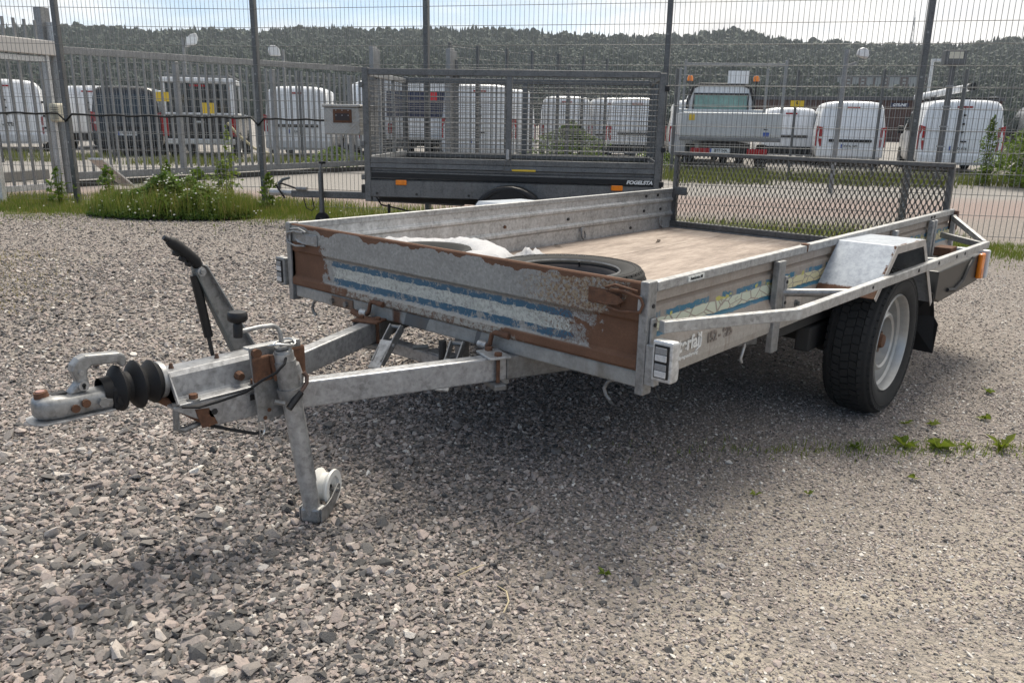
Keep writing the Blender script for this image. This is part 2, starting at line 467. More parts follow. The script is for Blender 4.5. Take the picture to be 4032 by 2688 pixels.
# ------------------------------------------------------------------ gravel stones
def rock_proto(seed, flat):
    r = random.Random(seed); b = bmesh.new()
    for i in range(13):
        p = V((r.gauss(0, 1), r.gauss(0, 1), r.gauss(0, 1))).normalized() * r.uniform(.75, 1.1)
        b.verts.new((p.x * 1.15, p.y * .85, p.z * flat))
    h = bmesh.ops.convex_hull(b, input=b.verts[:])
    bmesh.ops.delete(b, geom=[g for g in set(h['geom_interior'] + h['geom_unused']) if isinstance(g, bmesh.types.BMVert)], context='VERTS')
    me = bpy.data.meshes.new('stone'); b.to_mesh(me); b.free()
    return bpy.data.objects.new('stone', me)
def stone_mat():
    m = M('granite_stone', .85)
    f = m.attr('rnd')
    c = m.ramp(f, (.0, (.045, .044, .044)), (.20, (.130, .122, .115)), (.42, (.248, .220, .202)), (.62, (.375, .305, .272)), (.82, (.475, .43, .39)), (1, (.68, .64, .58)))
    n = m.noise(2.6, 5, .75); c = m.mix(n.ss(.4, .75) * .45, c, (.09, .083, .078))
    c = m.mix(m.noise(7, 3, .8).ss(.6, .7) * .4, c, (.42, .39, .37))
    m.color(c); m.bump(m.noise(5, 5, .7), .3, .3)
    return m.mat
def noise2(x, y, s, seed):
    r = np.random.default_rng(seed); o = np.zeros_like(x)
    for k in range(6):
        a = r.uniform(0, 6.28); f = s * r.uniform(.6, 1.8); o += np.sin((x * np.cos(a) + y * np.sin(a)) * f + r.uniform(0, 6.28))
    return o / 6
def scatter(n, d0, d1, power=1.0):
    u = rng.uniform(0, 1, n); d = (d0 ** power + u * (d1 ** power - d0 ** power)) ** (1 / power)
    s = rng.uniform(-1, 1, n) * (d * .70 + .35)
    x, y = CX + FX * d + RX * s, CY + FY * d + RY * s
    return x, y, d, s
# verge geometry: front fence line
FENCE = [(0.55, 12.35), (2.288, 10.386), (3.877, 8.380), (4.951, 6.383), (6.294, 3.886), (7.544, 1.561), (8.78, -.74)]
def fence_dist(x, y):
    """signed distance to the fence line, positive on the camera's side, and run along it"""
    best = np.full(x.shape, 1e9); sg = np.zeros_like(x); run = np.zeros_like(x); acc = 0
    for (ax, ay), (bx, by) in zip(FENCE, FENCE[1:]):
        ex, ey = bx - ax, by - ay; l = math.hypot(ex, ey)
        t = np.clip(((x - ax) * ex + (y - ay) * ey) / l ** 2, 0, 1)
        dx, dy = x - ax - t * ex, y - ay - t * ey; dd = np.hypot(dx, dy)
        m_ = dd < best; best = np.where(m_, dd, best); sg = np.where(m_, np.sign(-(dx * -ey + dy * ex)) , sg); run = np.where(m_, acc + t * l, run); acc += l
    return best * sg, run
xs, ys, ds, rn, sz = [], [], [], [], []
for n, d0, d1, pw, lo, hi in ((120000, 1.2, 3.6, 1.25, .0038, .0095), (85000, 3.2, 9.8, 1.2, .0055, .0145), (34000, 1.2, 6.5, 1.35, .0075, .0155), (2800, 1.25, 7, 1.5, .014, .024)):
    x, y, d, s = scatter(n, d0, d1, pw)
    q = lo + (hi - lo) * rng.uniform(0, 1, n) ** 1.7
    nz = noise2(x, y, 2.3, 3) + .6 * noise2(x, y, 7, 5)
    right = np.clip((s * 1.0 + .3 + nz * .45 - np.clip(d - 2.6, 0, 9) * .42) / .8, 0, 1)      # fine trodden gravel lower right
    q *= 1 - .45 * right
    left = np.clip((-s + .1 - d * .12 + nz * .3) / .8, 0, 1) * np.clip((3.2 - d) / 1.2, 0, 1)
    q *= 1 + .35 * left
    if hi > .0165: k = rng.uniform(0, 1, n) > right * .85
    else: k = np.ones(n, bool)
    bare = right * np.clip((2.75 - d) / .8, 0, 1) * np.clip(.5 + 1.1 * noise2(x, y, 4.5, 17), 0, 1)
    k &= rng.uniform(0, 1, n) > bare * .72
    fd, _ = fence_dist(x, y)
    k &= (fd > 1.25 + .5 * noise2(x, y, 3, 8)) | (rng.uniform(0, 1, n) < .12)
    k &= fd > .2
    xs.append(x[k]); ys.append(y[k]); ds.append(d[k]); sz.append(q[k])
    base = .42 + .10 * noise2(x, y, 1.3, 9) + .16 * right - .05 * left
    rn.append((np.clip(rng.normal(0, .24, n) + base, 0, 1))[k])
xs, ys, ds, rn, sz = map(np.concatenate, (xs, ys, ds, rn, sz)); ng = len(xs)
gp = np.stack([xs, ys, sz * rng.uniform(.05, .5, ng)], 1)
gs = np.stack([sz * rng.uniform(.8, 1.3, ng), sz * rng.uniform(.8, 1.2, ng), sz * rng.uniform(.6, 1.1, ng)], 1)
gr = np.stack([rng.normal(0, .35, ng), rng.normal(0, .35, ng), rng.uniform(0, 6.28, ng)], 1)
instancer('gravel', gp, gs, gr, rn, [rock_proto(i, f) for i, f in enumerate((.62, .7, .5, .8, .58, .66, .74, .55))], stone_mat())

# ------------------------------------------------------------------ grass, clover, weeds
def blades(name, x, y, z, h, wd, mat, lean=.45, parent=None, kind='stuff'):
    n = len(x); a = rng.uniform(0, 6.28, n); b = rng.uniform(0, 6.28, n); ln = rng.uniform(0, lean, n) * h
    px, py = np.cos(a) * wd / 2, np.sin(a) * wd / 2
    lx, ly = np.cos(b) * ln, np.sin(b) * ln
    vs = np.empty((n, 5, 3), np.float32)
    vs[:, 0] = np.stack([x - px, y - py, z], 1); vs[:, 1] = np.stack([x + px, y + py, z], 1)
    vs[:, 2] = np.stack([x + px * .7 + lx * .35, y + py * .7 + ly * .35, z + h * .6], 1)
    vs[:, 3] = np.stack([x - px * .7 + lx * .35, y - py * .7 + ly * .35, z + h * .6], 1)
    vs[:, 4] = np.stack([x + lx, y + ly, z + h * .97], 1)
    k = np.arange(n)[:, None] * 5
    me = bpy.data.meshes.new(name); me.vertices.add(n * 5); me.vertices.foreach_set('co', vs.ravel())
    li = np.concatenate([k + np.array([[0, 1, 2, 3]]), k + np.array([[3, 2, 4]])], 1).ravel()
    me.loops.add(len(li)); me.loops.foreach_set('vertex_index', li.astype(np.int32))
    me.polygons.add(2 * n); ls = (np.arange(n)[:, None] * 7 + np.array([[0, 4]])).ravel()
    me.polygons.foreach_set('loop_start', ls.astype(np.int32))
    me.materials.append(mat); me.update(calc_edges=True); me.validate()
    o = bpy.data.objects.new(name, me); COL.objects.link(o)
    if kind: o['kind'] = kind
    if parent: o.parent = parent
    return o
def leaves_mesh(cx, cy, cz, size, mat, name, parent=None, kind=None, up=.5):
    """kite-shaped leaves at the given points"""
    n = len(cx); d = rng.normal(0, 1, (n, 3)); d[:, 2] = d[:, 2] * .6; d /= np.linalg.norm(d, axis=1)[:, None]
    nn = rng.normal(0, .6, (n, 3)); nn[:, 2] += up * 2; s = np.cross(nn, d); s /= np.linalg.norm(s, axis=1)[:, None] + 1e-9
    c = np.stack([cx, cy, cz], 1); sz_ = (size * rng.uniform(.7, 1.3, n))[:, None]
    vs = np.empty((n, 4, 3), np.float32)
    vs[:, 0] = c - d * sz_ * .5; vs[:, 1] = c + s * sz_ * .33 + d * sz_ * .05; vs[:, 2] = c + d * sz_ * .6; vs[:, 3] = c - s * sz_ * .33 + d * sz_ * .05
    fs = (np.arange(n)[:, None] * 4 + np.array([[0, 1, 2, 3]]))
    return fast(name, vs.reshape(-1, 3).tolist(), fs.tolist(), mat, parent, kind)

def leaf_mat(name, a, b):
    m = M(name, .55, spec=.25); P = m.pos()
    f = m.noise(28, 3, .7, P); g = m.noise(1.7, 3, .6, P)
    m.color(m.mix(g.ss(.4, .65) * .5, m.mix(f.ss(.3, .7), a, b), (b[0] * 1.25, b[1] * .95, b[2] * .9)))
    m.b.inputs['Subsurface Weight'].default_value = 0
    tl = m.nt.nodes.new('ShaderNodeBsdfTranslucent'); tl.inputs[0].default_value = (b[0] * 1.5, b[1] * 1.6, b[2], 1)
    ms = m.nt.nodes.new('ShaderNodeMixShader'); ms.inputs[0].default_value = .3
    m.nt.links.new(m.b.outputs[0], ms.inputs[1]); m.nt.links.new(tl.outputs[0], ms.inputs[2])
    m.nt.links.new(ms.outputs[0], m.nt.nodes['Material Output'].inputs[0])
    return m.mat
GRASS = leaf_mat('grass_blade', (.065, .10, .02), (.13, .165, .036))
FARG = leaf_mat('roadside_grass', (.055, .078, .022), (.12, .135, .045))
DRYG = leaf_mat('dry_grass', (.17, .14, .06), (.26, .22, .10))
CLOVER = leaf_mat('clover_leaf', (.045, .100, .020), (.10, .165, .036))
SHRUB = leaf_mat('shrub_leaf', (.045, .085, .016), (.105, .155, .030))
WEED = leaf_mat('weed_leaf', (.07, .12, .02), (.16, .20, .035))
FLOWER = plain('white_clover_flower', (.62, .60, .52), .8)

n = 120000
t = rng.uniform(0, 13.6, n); off = rng.normal(.55, .62, n)
seg = np.array(FENCE); sl = np.r_[0, np.cumsum(np.hypot(*np.diff(seg, axis=0).T))]
fx = np.interp(t, sl, seg[:, 0]); fy = np.interp(t, sl, seg[:, 1])
gx, gy = fx - FX * off, fy - FY * off
dn = noise2(gx, gy, 3.0, 21) + .5 * noise2(gx, gy, 9, 22)
amt = np.interp(t, [0, 2.6, 5.5, 6.8, 7.6, 10, 12.0, 13.6], [.55, .9, 1.0, .75, .35, .30, .55, .7])
k = rng.uniform(0, 1, n) < amt * np.clip(.55 + dn * .8, .05, 1) * np.where(off > 1.15, .45, 1)
gx, gy, off, t = gx[k], gy[k], off[k], t[k]
hh = rng.uniform(.03, .11, len(gx)) * np.interp(off, [-1, -.1, .4, 1.6], [.9, 1.6, 1.0, .45]) * np.interp(t, [0, 2, 5.5, 7, 13], [.6, 1.0, 1.15, .9, .8])
m1 = rng.uniform(0, 1, len(gx)) < .16
blades('grass', gx[~m1], gy[~m1], np.zeros((~m1).sum()), hh[~m1], .0065, GRASS)
blades('dry_grass', gx[m1], gy[m1], np.zeros(m1.sum()), hh[m1] * 1.15, .0055, DRYG)
# mossy earth under the grass
ev, ef = [], []
tt_ = np.linspace(0.0, 13.6, 90)
for i, q in enumerate(tt_):
    fx_, fy_ = np.interp(q, sl, seg[:, 0]), np.interp(q, sl, seg[:, 1])
    wv = .95 + .25 * math.sin(q * 3.1) + .15 * math.sin(q * 7.7 + 1)
    if 6.8 < q < 11.2: wv *= .45
    for o_ in (wv, -.55 - .12 * math.sin(q * 4)): ev.append((fx_ - FX * o_, fy_ - FY * o_, .004))
    if i: ef.append((2 * i - 2, 2 * i - 1, 2 * i + 1, 2 * i))
em = M('mossy_earth', .95); ep = em.pos()
em.color(em.ramp(em.noise(14, 6, .7, ep) * .6 + em.noise(80, 4, .7, ep) * .4, (.32, (.05, .06, .018)), (.5, (.10, .105, .035)), (.68, (.19, .165, .12))))
em.bump(em.noise(70, 5, .7, ep), .6, .02)
fast('verge', ev, ef, em.mat, kind='structure')

# clover mound with white flowers
MC = (2.58, 8.28)
n = 15000
a = rng.uniform(0, 6.28, n); q = np.sqrt(rng.uniform(0, 1, n))
lx, ly = q * np.cos(a) * 1.02, q * np.sin(a) * .52
hz = .40 * np.clip(1 - q ** 1.9, 0, 1) * (1 + .55 * noise2(lx, ly, 7, 31) + .3 * noise2(lx, ly, 17, 32)) * np.interp(lx, [-1, .1, 1], [.75, 1.05, .7])
lz = hz * rng.uniform(.35, 1.0, n) ** .5 + .03
ax_ = V((seg[2][0] - seg[1][0], seg[2][1] - seg[1][1], 0)).normalized(); ay_ = V((-ax_.y, ax_.x, 0))
wx = MC[0] + ax_.x * lx + ay_.x * ly; wy = MC[1] + ax_.y * lx + ay_.y * ly
leaves_mesh(wx, wy, lz, np.full(n, .042), CLOVER, 'clover_patch', kind='stuff', up=.9)
k = rng.integers(0, n, 6500)
blades('tall_grass', wx[k], wy[k], lz[k] * .45, rng.uniform(.10, .30, 6500), .005, GRASS, .4)
k = rng.integers(0, n, 1200)
blades('dry_grass', wx[k], wy[k], lz[k] * .5, rng.uniform(.14, .36, 1200), .004, DRYG, .35)
fv, ff = [], []
ico = bmesh.new(); bmesh.ops.create_icosphere(ico, subdivisions=1, radius=1); iv = [v.co.copy() for v in ico.verts]; ifs = [[v.index for v in f.verts] for f in ico.faces]; ico.free()
def add_flower(x, y, z, r):
    k0 = len(fv); fv.extend([(x + p.x * r, y + p.y * r, z + p.z * r * .8) for p in iv]); ff.extend([[i + k0 for i in f] for f in ifs])
for i in rng.integers(0, n, 150): add_flower(wx[i], wy[i], hz[i] + .05 + random.uniform(0, .03), random.uniform(.009, .014))
for _ in range(70):
    j = random.randrange(len(gx))
    if 2.5 < t[j] < 7.5 and off[j] > -.1: add_flower(gx[j], gy[j], hh[j] + .03, random.uniform(.007, .011))
fast('clover_flowers', fv, ff, FLOWER, kind='stuff')

def shrub(name, label, x, y, w_, h, n, leaf, mat, cat='shrub', group=None, stems=9):
    t_ = thing(name, label, cat, (x, y, 0), 0, group)
    a = rng.uniform(0, 6.28, n); q = np.sqrt(rng.uniform(0, 1, n)); zz = rng.uniform(0.05, 1, n)
    env = np.interp(zz, [0, .25, .6, 1], [.55, 1, .8, .15]) * (1 + .35 * np.sin(a * 3 + x) + .2 * np.sin(zz * 14 + a * 2))
    leaves_mesh(q * np.cos(a) * w_ / 2 * env, q * np.sin(a) * w_ / 2 * env, zz * h * (1 - .12 * q), np.full(n, leaf), mat, 'foliage', t_)
    mb = MB()
    for i in range(stems):
        a_ = 6.28 * i / stems; r_ = w_ * .3 * random.random() + .02
        mb.tube([(r_ * .3 * math.cos(a_), r_ * .3 * math.sin(a_), 0), (r_ * .7 * math.cos(a_), r_ * .7 * math.sin(a_), h * .5), (r_ * math.cos(a_), r_ * math.sin(a_), h * .9)], [.008, .006, .002], 4)
    mb.build('stem', WEED, t_)
    return t_
shrub('shrub', 'wide leafy green shrub growing at the far fence behind the cage trailer', 14.9, 11.9, 2.0, 1.25, 3600, .085, SHRUB)
shrub('shrub', 'low green bush under the white vans, right of the wide leafy shrub', 16.4, 10.3, 1.3, .62, 1300, .07, SHRUB)
shrub('shrub', 'tall dense bush before the dark vehicle at the far fence', 18.3, 1.95, 2.3, 1.75, 5200, .085, SHRUB)
shrub('climbing_plant', 'thin climbing weed twining up the fence in front of the rearmost right van', 18.1, 3.05, .55, 1.55, 420, .075, SHRUB, 'plant')
shrub('shrub', 'grassy weed clump at the gate foot under the white van with yellow sign', 9.9, 15.2, 1.6, .55, 1500, .06, SHRUB)
for i, (x, y, w_, h, lab) in enumerate((
        (2.45, 9.75, .42, .55, 'leafy weed at the foot of the fence post beside the galvanised gate'),
        (2.05, 10.35, .35, .5, 'thin weed growing in front of the galvanised gate'),
        (3.05, 9.35, .40, .62, 'upright weed behind the fence, left of the clover mound'),
        (4.15, 9.75, .26, 1.05, 'tall single weed with big pale leaves rising above the clover mound'),
        (3.75, 9.2, .5, .62, 'bushy weed right behind the top of the clover mound'),
        (3.75, 8.05, .3, .50, 'thistle-like weed left of the second fence post'),
        (3.95, 10.3, .6, .45, 'low leafy weed at the foot of the sliding gate'))):
    shrub('weed', lab, x, y, w_, h, 130 if w_ < .45 else 260, .065, WEED if i == 3 else SHRUB, 'weed', 'tall weeds along the fence', 4)

# small leafy weeds in the gravel, right
def weed(x, y, r, n, lab):
    r *= .8; n = int(n * 1.5)
    mb = MB()
    for i in range(n):
        a = 6.28 * i / n + random.uniform(-.7, .7); l = r * random.uniform(.35, 1.0); e = V((math.cos(a), math.sin(a), 0)); g = V((-e.y, e.x, 0))
        w_ = l * random.uniform(.15, .26); z1, z2 = l * random.uniform(.2, .9), l * random.uniform(.0, 1.1)
        p = [V((0, 0, .004)), e * l * .5 + g * w_ + V((0, 0, z1)), e * l + V((0, 0, z2)), e * l * .5 - g * w_ + V((0, 0, z1))]
        mb.add(p, [(0, 1, 2), (0, 2, 3)])
    o = mb.build('gravel_weed', WEED); o.location = (x, y, .004)
    return tag(o, lab, 'weed', 'small weeds in the gravel')
WG = [(1.20, -.40, .075, 9, 'leafy weed in gravel in front of the wheel, left of the larger rosette'),
      (1.27, -.50, .095, 12, 'largest rosette weed with broad leaves in the gravel before the wheel'),
      (1.44, -.68, .085, 7, 'broad-leaved weed in the gravel at the right picture edge'),
      (1.06, -.27, .05, 7, 'small narrow weed in the gravel close before the tyre'),
      (1.36, -.58, .045, 6, 'tiny weed between the large rosette and the edge weed'),
      (1.45, -.33, .04, 7, 'small weed touching the foot of the tyre'),
      (1.52, -.42, .045, 8, 'small dry weed right behind the tyre foot'),
      (1.75, -.55, .05, 8, 'small weed in the gravel right of the tyre'),
      (2.15, -.48, .05, 8, 'weed tuft in the gravel beyond the mud flap'),
      (2.45, -.60, .045, 8, 'weed tuft farther out in the gravel right of the mud flap'),
      (.92, -.52, .035, 6, 'tiny green sprout in open gravel below the rosette weeds'),
      (.55, -.30, .03, 6, 'small pale sprout in the gravel at the shadow edge'),
      (.42, -.18, .03, 6, 'small sprout in the shaded gravel under the white lamp'),
      (-.30, -.10, .028, 9, 'grassy sprout in the trodden gravel below the trailer')]
for a in WG: weed(*a)
tx, ty = rng.normal(1.25, .35, 900), None
ty = -.44 - (tx - 1.2) * 1.0 + rng.normal(0, .06, 900)
blades('weed_grass', tx, ty, np.zeros(900), rng.uniform(.01, .035, 900), .003, WEED, .8)
# grass right of the trailer's tail and along the far verge
n = 16000
d = rng.uniform(16.6, 20.5, n); s = rng.uniform(1.5, 14.5, n); x, y = ground_pt(d, s)
k = (noise2(x, y, 1.5, 41) > -.35)
blades('far_grass', x[k], y[k], np.zeros(k.sum()), rng.uniform(.06, .26, k.sum()), .014, FARG, .5)
n = 9000
d = rng.uniform(19.5, 23, n); s = rng.uniform(-15.5, -1, n); x, y = ground_pt(d, s); k = noise2(x, y, 1.2, 43) > -.1
blades('far_grass', x[k], y[k], np.zeros(k.sum()), rng.uniform(.06, .26, k.sum()), .016, FARG, .5)
n = 9000
d = rng.uniform(6.3, 8.3, n); s = rng.uniform(3.6, 6.6, n); x, y = ground_pt(d, s); k = (noise2(x, y, 2.5, 44) > -.05) & (s > 3.6 + (8.2 - d) * .5)
blades('edge_grass', x[k], y[k], np.zeros(k.sum()), rng.uniform(.03, .09, k.sum()), .006, GRASS, .5)
n = 1500
d = rng.uniform(4.6, 7.3, n); s = -d * .60 + rng.normal(-.35, .35, n); x, y = ground_pt(d, s); k = (noise2(x, y, 3, 46) > .05)
blades('sparse_grass', x[k], y[k], np.zeros(k.sum()), rng.uniform(.012, .035, k.sum()), .004, DRYG, .8)
# ------------------------------------------------------------------ mesh fences
POSTM = galv('fence_post_steel', .11, dirt=.1)
WIREM = galv('fence_wire_zinc', .20, dirt=.1)
GATEM = galv('gate_zinc', .23, dirt=.15)
GATEL = galv('pale_gate_zinc', .52, dirt=.15)
PIT, ROW = .0535, .2165
def wire_panel(a, b, z0, z1, r, parent, pit=PIT, row=ROW, rows=None, clip=None):
    a, b = V((*a, 0)), V((*b, 0)); l = (b - a).length; e = (b - a) / l
    mb = MB(); nv = max(2, int(l / pit))
    for i in range(1, nv):
        p = a + e * (l * i / nv) + V((random.uniform(-.001, .001), 0, 0))
        mb.tube([p + V((0, 0, z0)), p + V((0, 0, z1))], r, 4, False)
    z = z0 + .04; nrm = V((-e.y, e.x, 0)) * -r * 2
    while z < z1:
        mb.tube([a + nrm + V((0, 0, z)), b + nrm + V((0, 0, z))], r * 1.15, 4, False); z += row
    return mb.build('wire_panel', WIREM, parent)
def post(p, d, h, wx, wy, parent, mat=None, name='post'):
    mb = MB(); d = V((*d, 0)).normalized(); q = V((*p, 0))
    mb.beam(q + V((0, 0, -.05)), q + V((0, 0, h)), wx, wy, d)
    return mb.build(name, mat or POSTM, parent, bevel=.006, seg=1)
ff_ = thing('mesh_fence', 'tall grey welded wire mesh fence with steel posts in front of the parked vans', 'fence', (0, 0, 0))
for i, p in enumerate(FENCE):
    q = FENCE[min(i + 1, len(FENCE) - 1)]; o_ = FENCE[max(i - 1, 0)]
    d = V((q[0] - o_[0], q[1] - o_[1], 0)).normalized()
    nrm = V((d.y, -d.x, 0)) * -.045
    pp = (p[0] + nrm.x * -1, p[1] + nrm.y * -1)
    post(p, (d.x, d.y), 3.0, .088, .06, ff_)
    if i:
        a = FENCE[i - 1]; e = V((p[0] - a[0], p[1] - a[1], 0)).normalized(); nn = V((e.y, -e.x, 0)) * .036
        nn = nn if nn.dot(V((FX, FY, 0))) < 0 else -nn
        wire_panel((a[0] + nn.x, a[1] + nn.y), (p[0] + nn.x, p[1] + nn.y), .02, 2.95, .0030, ff_)
        mb = MB()
        for z in (.36, .80, 1.24, 1.68, 2.12):
            mb.box(-.02, .02, -.008, .03, z - .012, z + .012)
        c = mb.build('fence_clips', GALV, ff_, kind='stuff'); c.location = (p[0] + nn.x, p[1] + nn.y, 0); c.rotation_euler = (0, 0, math.atan2(e.y, e.x))
# black cable draped along the front fence
cp = []
for i in range(len(FENCE) - 4):
    a, b = V((*FENCE[i], 0)), V((*FENCE[i + 1], 0)); e = (b - a).normalized(); nn = V((e.y, -e.x, 0)); nn = nn if nn.dot(V((FX, FY, 0))) < 0 else -nn
    for k in range(27):
        t_ = k / 27; z = 1.155 - .010 * i - .03 * (.5 - abs(t_ - .5)) * 0 + .012 * math.sin(i * 5 + k * 1.3) * .6
        o_ = .052
        if k == 0: o_ = .060; z -= .075
        if k == 1: z += .01
        if i == 2 and k > 13: break
        cp.append(a + e * ((b - a).length * t_) + nn * o_ + V((0, 0, z)))
tag(MB().tube(cp, .0125, 6).build('cable', RUBBER, smooth=60), 'black cable strung along the front mesh fence at mid height', 'cable')

def far_fence(name, label, pts, z1, pmat, r=.0028, wide=.06):
    t_ = thing(name, label, 'fence')
    for i, p in enumerate(pts):
        q = pts[min(i + 1, len(pts) - 1)]; o_ = pts[max(i - 1, 0)]
        post(p, (q[0] - o_[0], q[1] - o_[1]), z1 + .05, wide, .06, t_, pmat)
        if i: wire_panel(pts[i - 1], p, .05, z1, r, t_)
    return t_
far_fence('mesh_fence', 'far mesh fence in front of van LDS 616, behind the long tailgate', [(10.6, 11.7), (12.75, 10.35), (14.9, 8.9), (16.4, 6.7), (17.0, 5.05), (17.78, 3.64), (18.5, 2.05), (19.4, .0)], 2.35, POSTM)
far_fence('mesh_fence', 'far mesh fence with yellow signs behind the sliding gate', [(4.6, 21.2), (6.9, 20.4), (9.1, 19.5), (11.3, 18.6), (13.4, 17.6)], 2.35, POSTM)
far_fence('mesh_fence', 'receding mesh fence run seen above the cage trailer', [(10.7, 12.0), (11.5, 11.95), (12.4, 11.9), (13.2, 11.82), (14.1, 11.75), (15.0, 11.68), (15.9, 11.6)], 2.72, POSTM)
# yellow signs on the fences (a hand in a black triangle is too small to read)
def sign(x, y, z, rz, lab, w_=.31, h=.23):
    t_ = thing('warning_sign', lab, 'sign', (x, y, z), rz, 'yellow electric fence signs')
    MB().box(-w_ / 2, w_ / 2, -.004, .004, -h / 2, h / 2).build('plate', YELLOW, t_)
    mb = MB(); s_ = [(-.02, .05), (.012, .05), (-.002, .012), (.022, .012), (-.014, -.055), (-.002, -.008), (-.026, -.008)]
    mb.prism([(a, -.005, b) for a, b in s_], (0, -.003, 0)).build('bolt_symbol', INK, t_)
az = math.atan2(-FX, FY)
sign(8.02, 19.80, 1.62, R_(-23), 'yellow warning sign on the far fence between the black van and the pick-up')
sign(9.03, 19.35, 1.36, R_(-23), 'yellow warning sign in front of the black pick-up tailgate', .36, .27)
sign(12.25, 18.0, 1.36, R_(-23), 'yellow warning sign in front of the white van with plate ZUA 33B', .35, .24)
sign(16.30, 6.62, 1.66, R_(-55), 'yellow warning sign at the corner of the dropside truck', .29, .13)

# sliding gate
GA, GB = V((3.30, 13.35, 0)), V((10.50, 14.45, 0))
sg = thing('sliding_gate', 'long sliding gate of vertical grey bars behind the clover mound', 'gate')
e = (GB - GA).normalized(); l = (GB - GA).length
MB().beam(GA + V((0, 0, 2.14)), GB + V((0, 0, 2.26)), .06, .11).build('top_rail', GATEM, sg, bevel=.006)
MB().beam(GA + V((0, 0, .16)), GB + V((0, 0, .16)), .08, .12).build('bottom_rail', GATEM, sg, bevel=.006)
MB().beam(GA - e * .3 + V((-.05, -.25, .05)), GB + V((-.05, -.25, .05)), .10, .09).build('guide_rail', DARK, sg)
nb = int(l / .158); barm = None
for i in range(nb):
    p = GA + e * (l * (i + .5) / nb); post_ = i % 14 == 13
    if post_:
        MB().beam(p + V((0, 0, .2)), p + V((0, 0, 2.1)), .10, .08, e).build('gate_post', GATEM, sg, bevel=.006, seg=1)
    elif barm is None:
        o_ = MB().beam((0, 0, .21), (0, 0, 2.11), .042, .028, e).build('bar', GATEM, sg); o_.location = p; barm = o_
    else:
        o_ = barm.copy(); o_.location = p; COL.objects.link(o_)
# roller posts of the sliding gate
for i, (x, y, h) in enumerate(((10.35, 14.15, 2.72), (10.72, 14.62, 2.80), (10.5, 11.78, 2.62), (10.95, 12.25, 2.55))):
    t_ = thing('gate_guide_post', ('front roller post at the end of the sliding gate', 'rear roller post at the end of the sliding gate',
               'steel post with black roller above the left part of the cage', 'slimmer steel post right of the black roller post above the cage')[i], 'post', (x, y, 0), R_(10))
    MB().box(-.08, .08, -.06, .06, 0, h).build('upright', GATEM, t_, bevel=.008)
    MB().box(-.12, .12, -.09, -.061, h - .5, h - .05).build('bracket', GATEM, t_, bevel=.006)
    mb = MB(); mb.cyl((0, -.20, h - .62), (0, -.10, h - .62), .07, 14); mb.build('roller', BLACK, t_, smooth=40)
# galvanised end gate, far left
tg = thing('bar_gate', 'pale galvanised bar gate with white top beam at the left picture edge', 'gate')
a, b = V((0.85, 11.40, 0)), V((2.66, 11.98, 0)); e = (b - a).normalized()
MB().beam(a + V((0, 0, 2.06)), b + e * .12 + V((0, 0, 2.06)), .16, .20).build('top_beam', plain('dusty_white_paint', (.56, .53, .50), .6, nz=.05), tg, bevel=.01)
MB().beam(a + V((0, 0, 1.90)), b + V((0, 0, 1.90)), .06, .07).build('top_rail', GATEL, tg)
MB().beam(a + V((0, 0, .12)), b + V((0, 0, .12)), .06, .08).build('bottom_rail', GATEL, tg)
for i in range(12):
    p = a + e * ((b - a).length * (i + .3) / 12)
    MB().beam(p + V((.02, .03, .14)), p + V((.02, .03, 2.42)), .034, .028, e).build('bar', GATEM, tg)
MB().beam(b + V((0, 0, 0)), b + V((0, 0, 1.97)), .10, .055, e).build('end_post', GATEL, tg, bevel=.006)
t_ = thing('gate_post', 'bright galvanised gate post between the bar gate and the fence post', 'post')
p = b + e * .15; MB().beam(p, p + V((0, 0, 2.42)), .16, .06, e).build('upright', GATEL, t_, bevel=.008)
p = b + e * .03 + V((.05, .16, 0)); MB().beam(p, p + V((0, 0, 2.62)), .15, .14, e).build('back_upright', GATEM, t_, bevel=.008)
mb = MB(); q = b + e * .22 - V((FX, FY, 0)) * .22 + V((0, 0, 1.16)); mb.beam(q + V((0, 0, -.12)), q + V((0, 0, .14)), .16, .18, e)
mb.build('control_box', plain('cream_plastic', (.55, .51, .40), .5), t_, bevel=.03)
mb = MB()
for i in range(6): mb.beam(q - V((FX, FY, 0)) * .093 + V((-.045, 0, -.07 + i * .03)), q - V((FX, FY, 0)) * .093 + V((.045, -.05, -.07 + i * .03)), .012, .006)
mb.build('vent_slot', INK, t_)
t_ = thing('fence_end_post', 'thick pale galvanised post in front at the left picture edge', 'post', (1.52, 10.88, 0), R_(-48))
MB().box(-.06, .06, -.05, .05, 0, 2.3).build('upright', GATEL, t_, bevel=.008)
MB().box(-.10, .10, -.09, .09, 0, .02).build('base_plate', GATEL, t_)
# concrete block and white board by the gate
tag(MB().beam((2.5, 14.6, .09), (3.5, 15.2, .09), .22, .18).build('concrete_block', plain('concrete', (.17, .165, .155), .9), bevel=.015), 'low grey concrete block lying behind the bar gate', 'block')
tag(MB().beam((3.02, 11.55, .52), (3.72, 12.2, .06), .20, .03).build('leaning_board', GATEL), 'pale board leaning at the left foot of the sliding gate', 'board')
t_ = thing('fuel_hose', 'pale yellow hose bar hanging on the fence behind the pick-up sign', 'hose')
MB().tube([(9.45, 19.25, 1.0), (9.62, 19.1, .72), (9.95, 18.85, .35), (10.6, 18.6, .08)], .035, 8).build('hose', plain('pale_yellow_rubber', (.42, .36, .22), .6), t_, smooth=50)
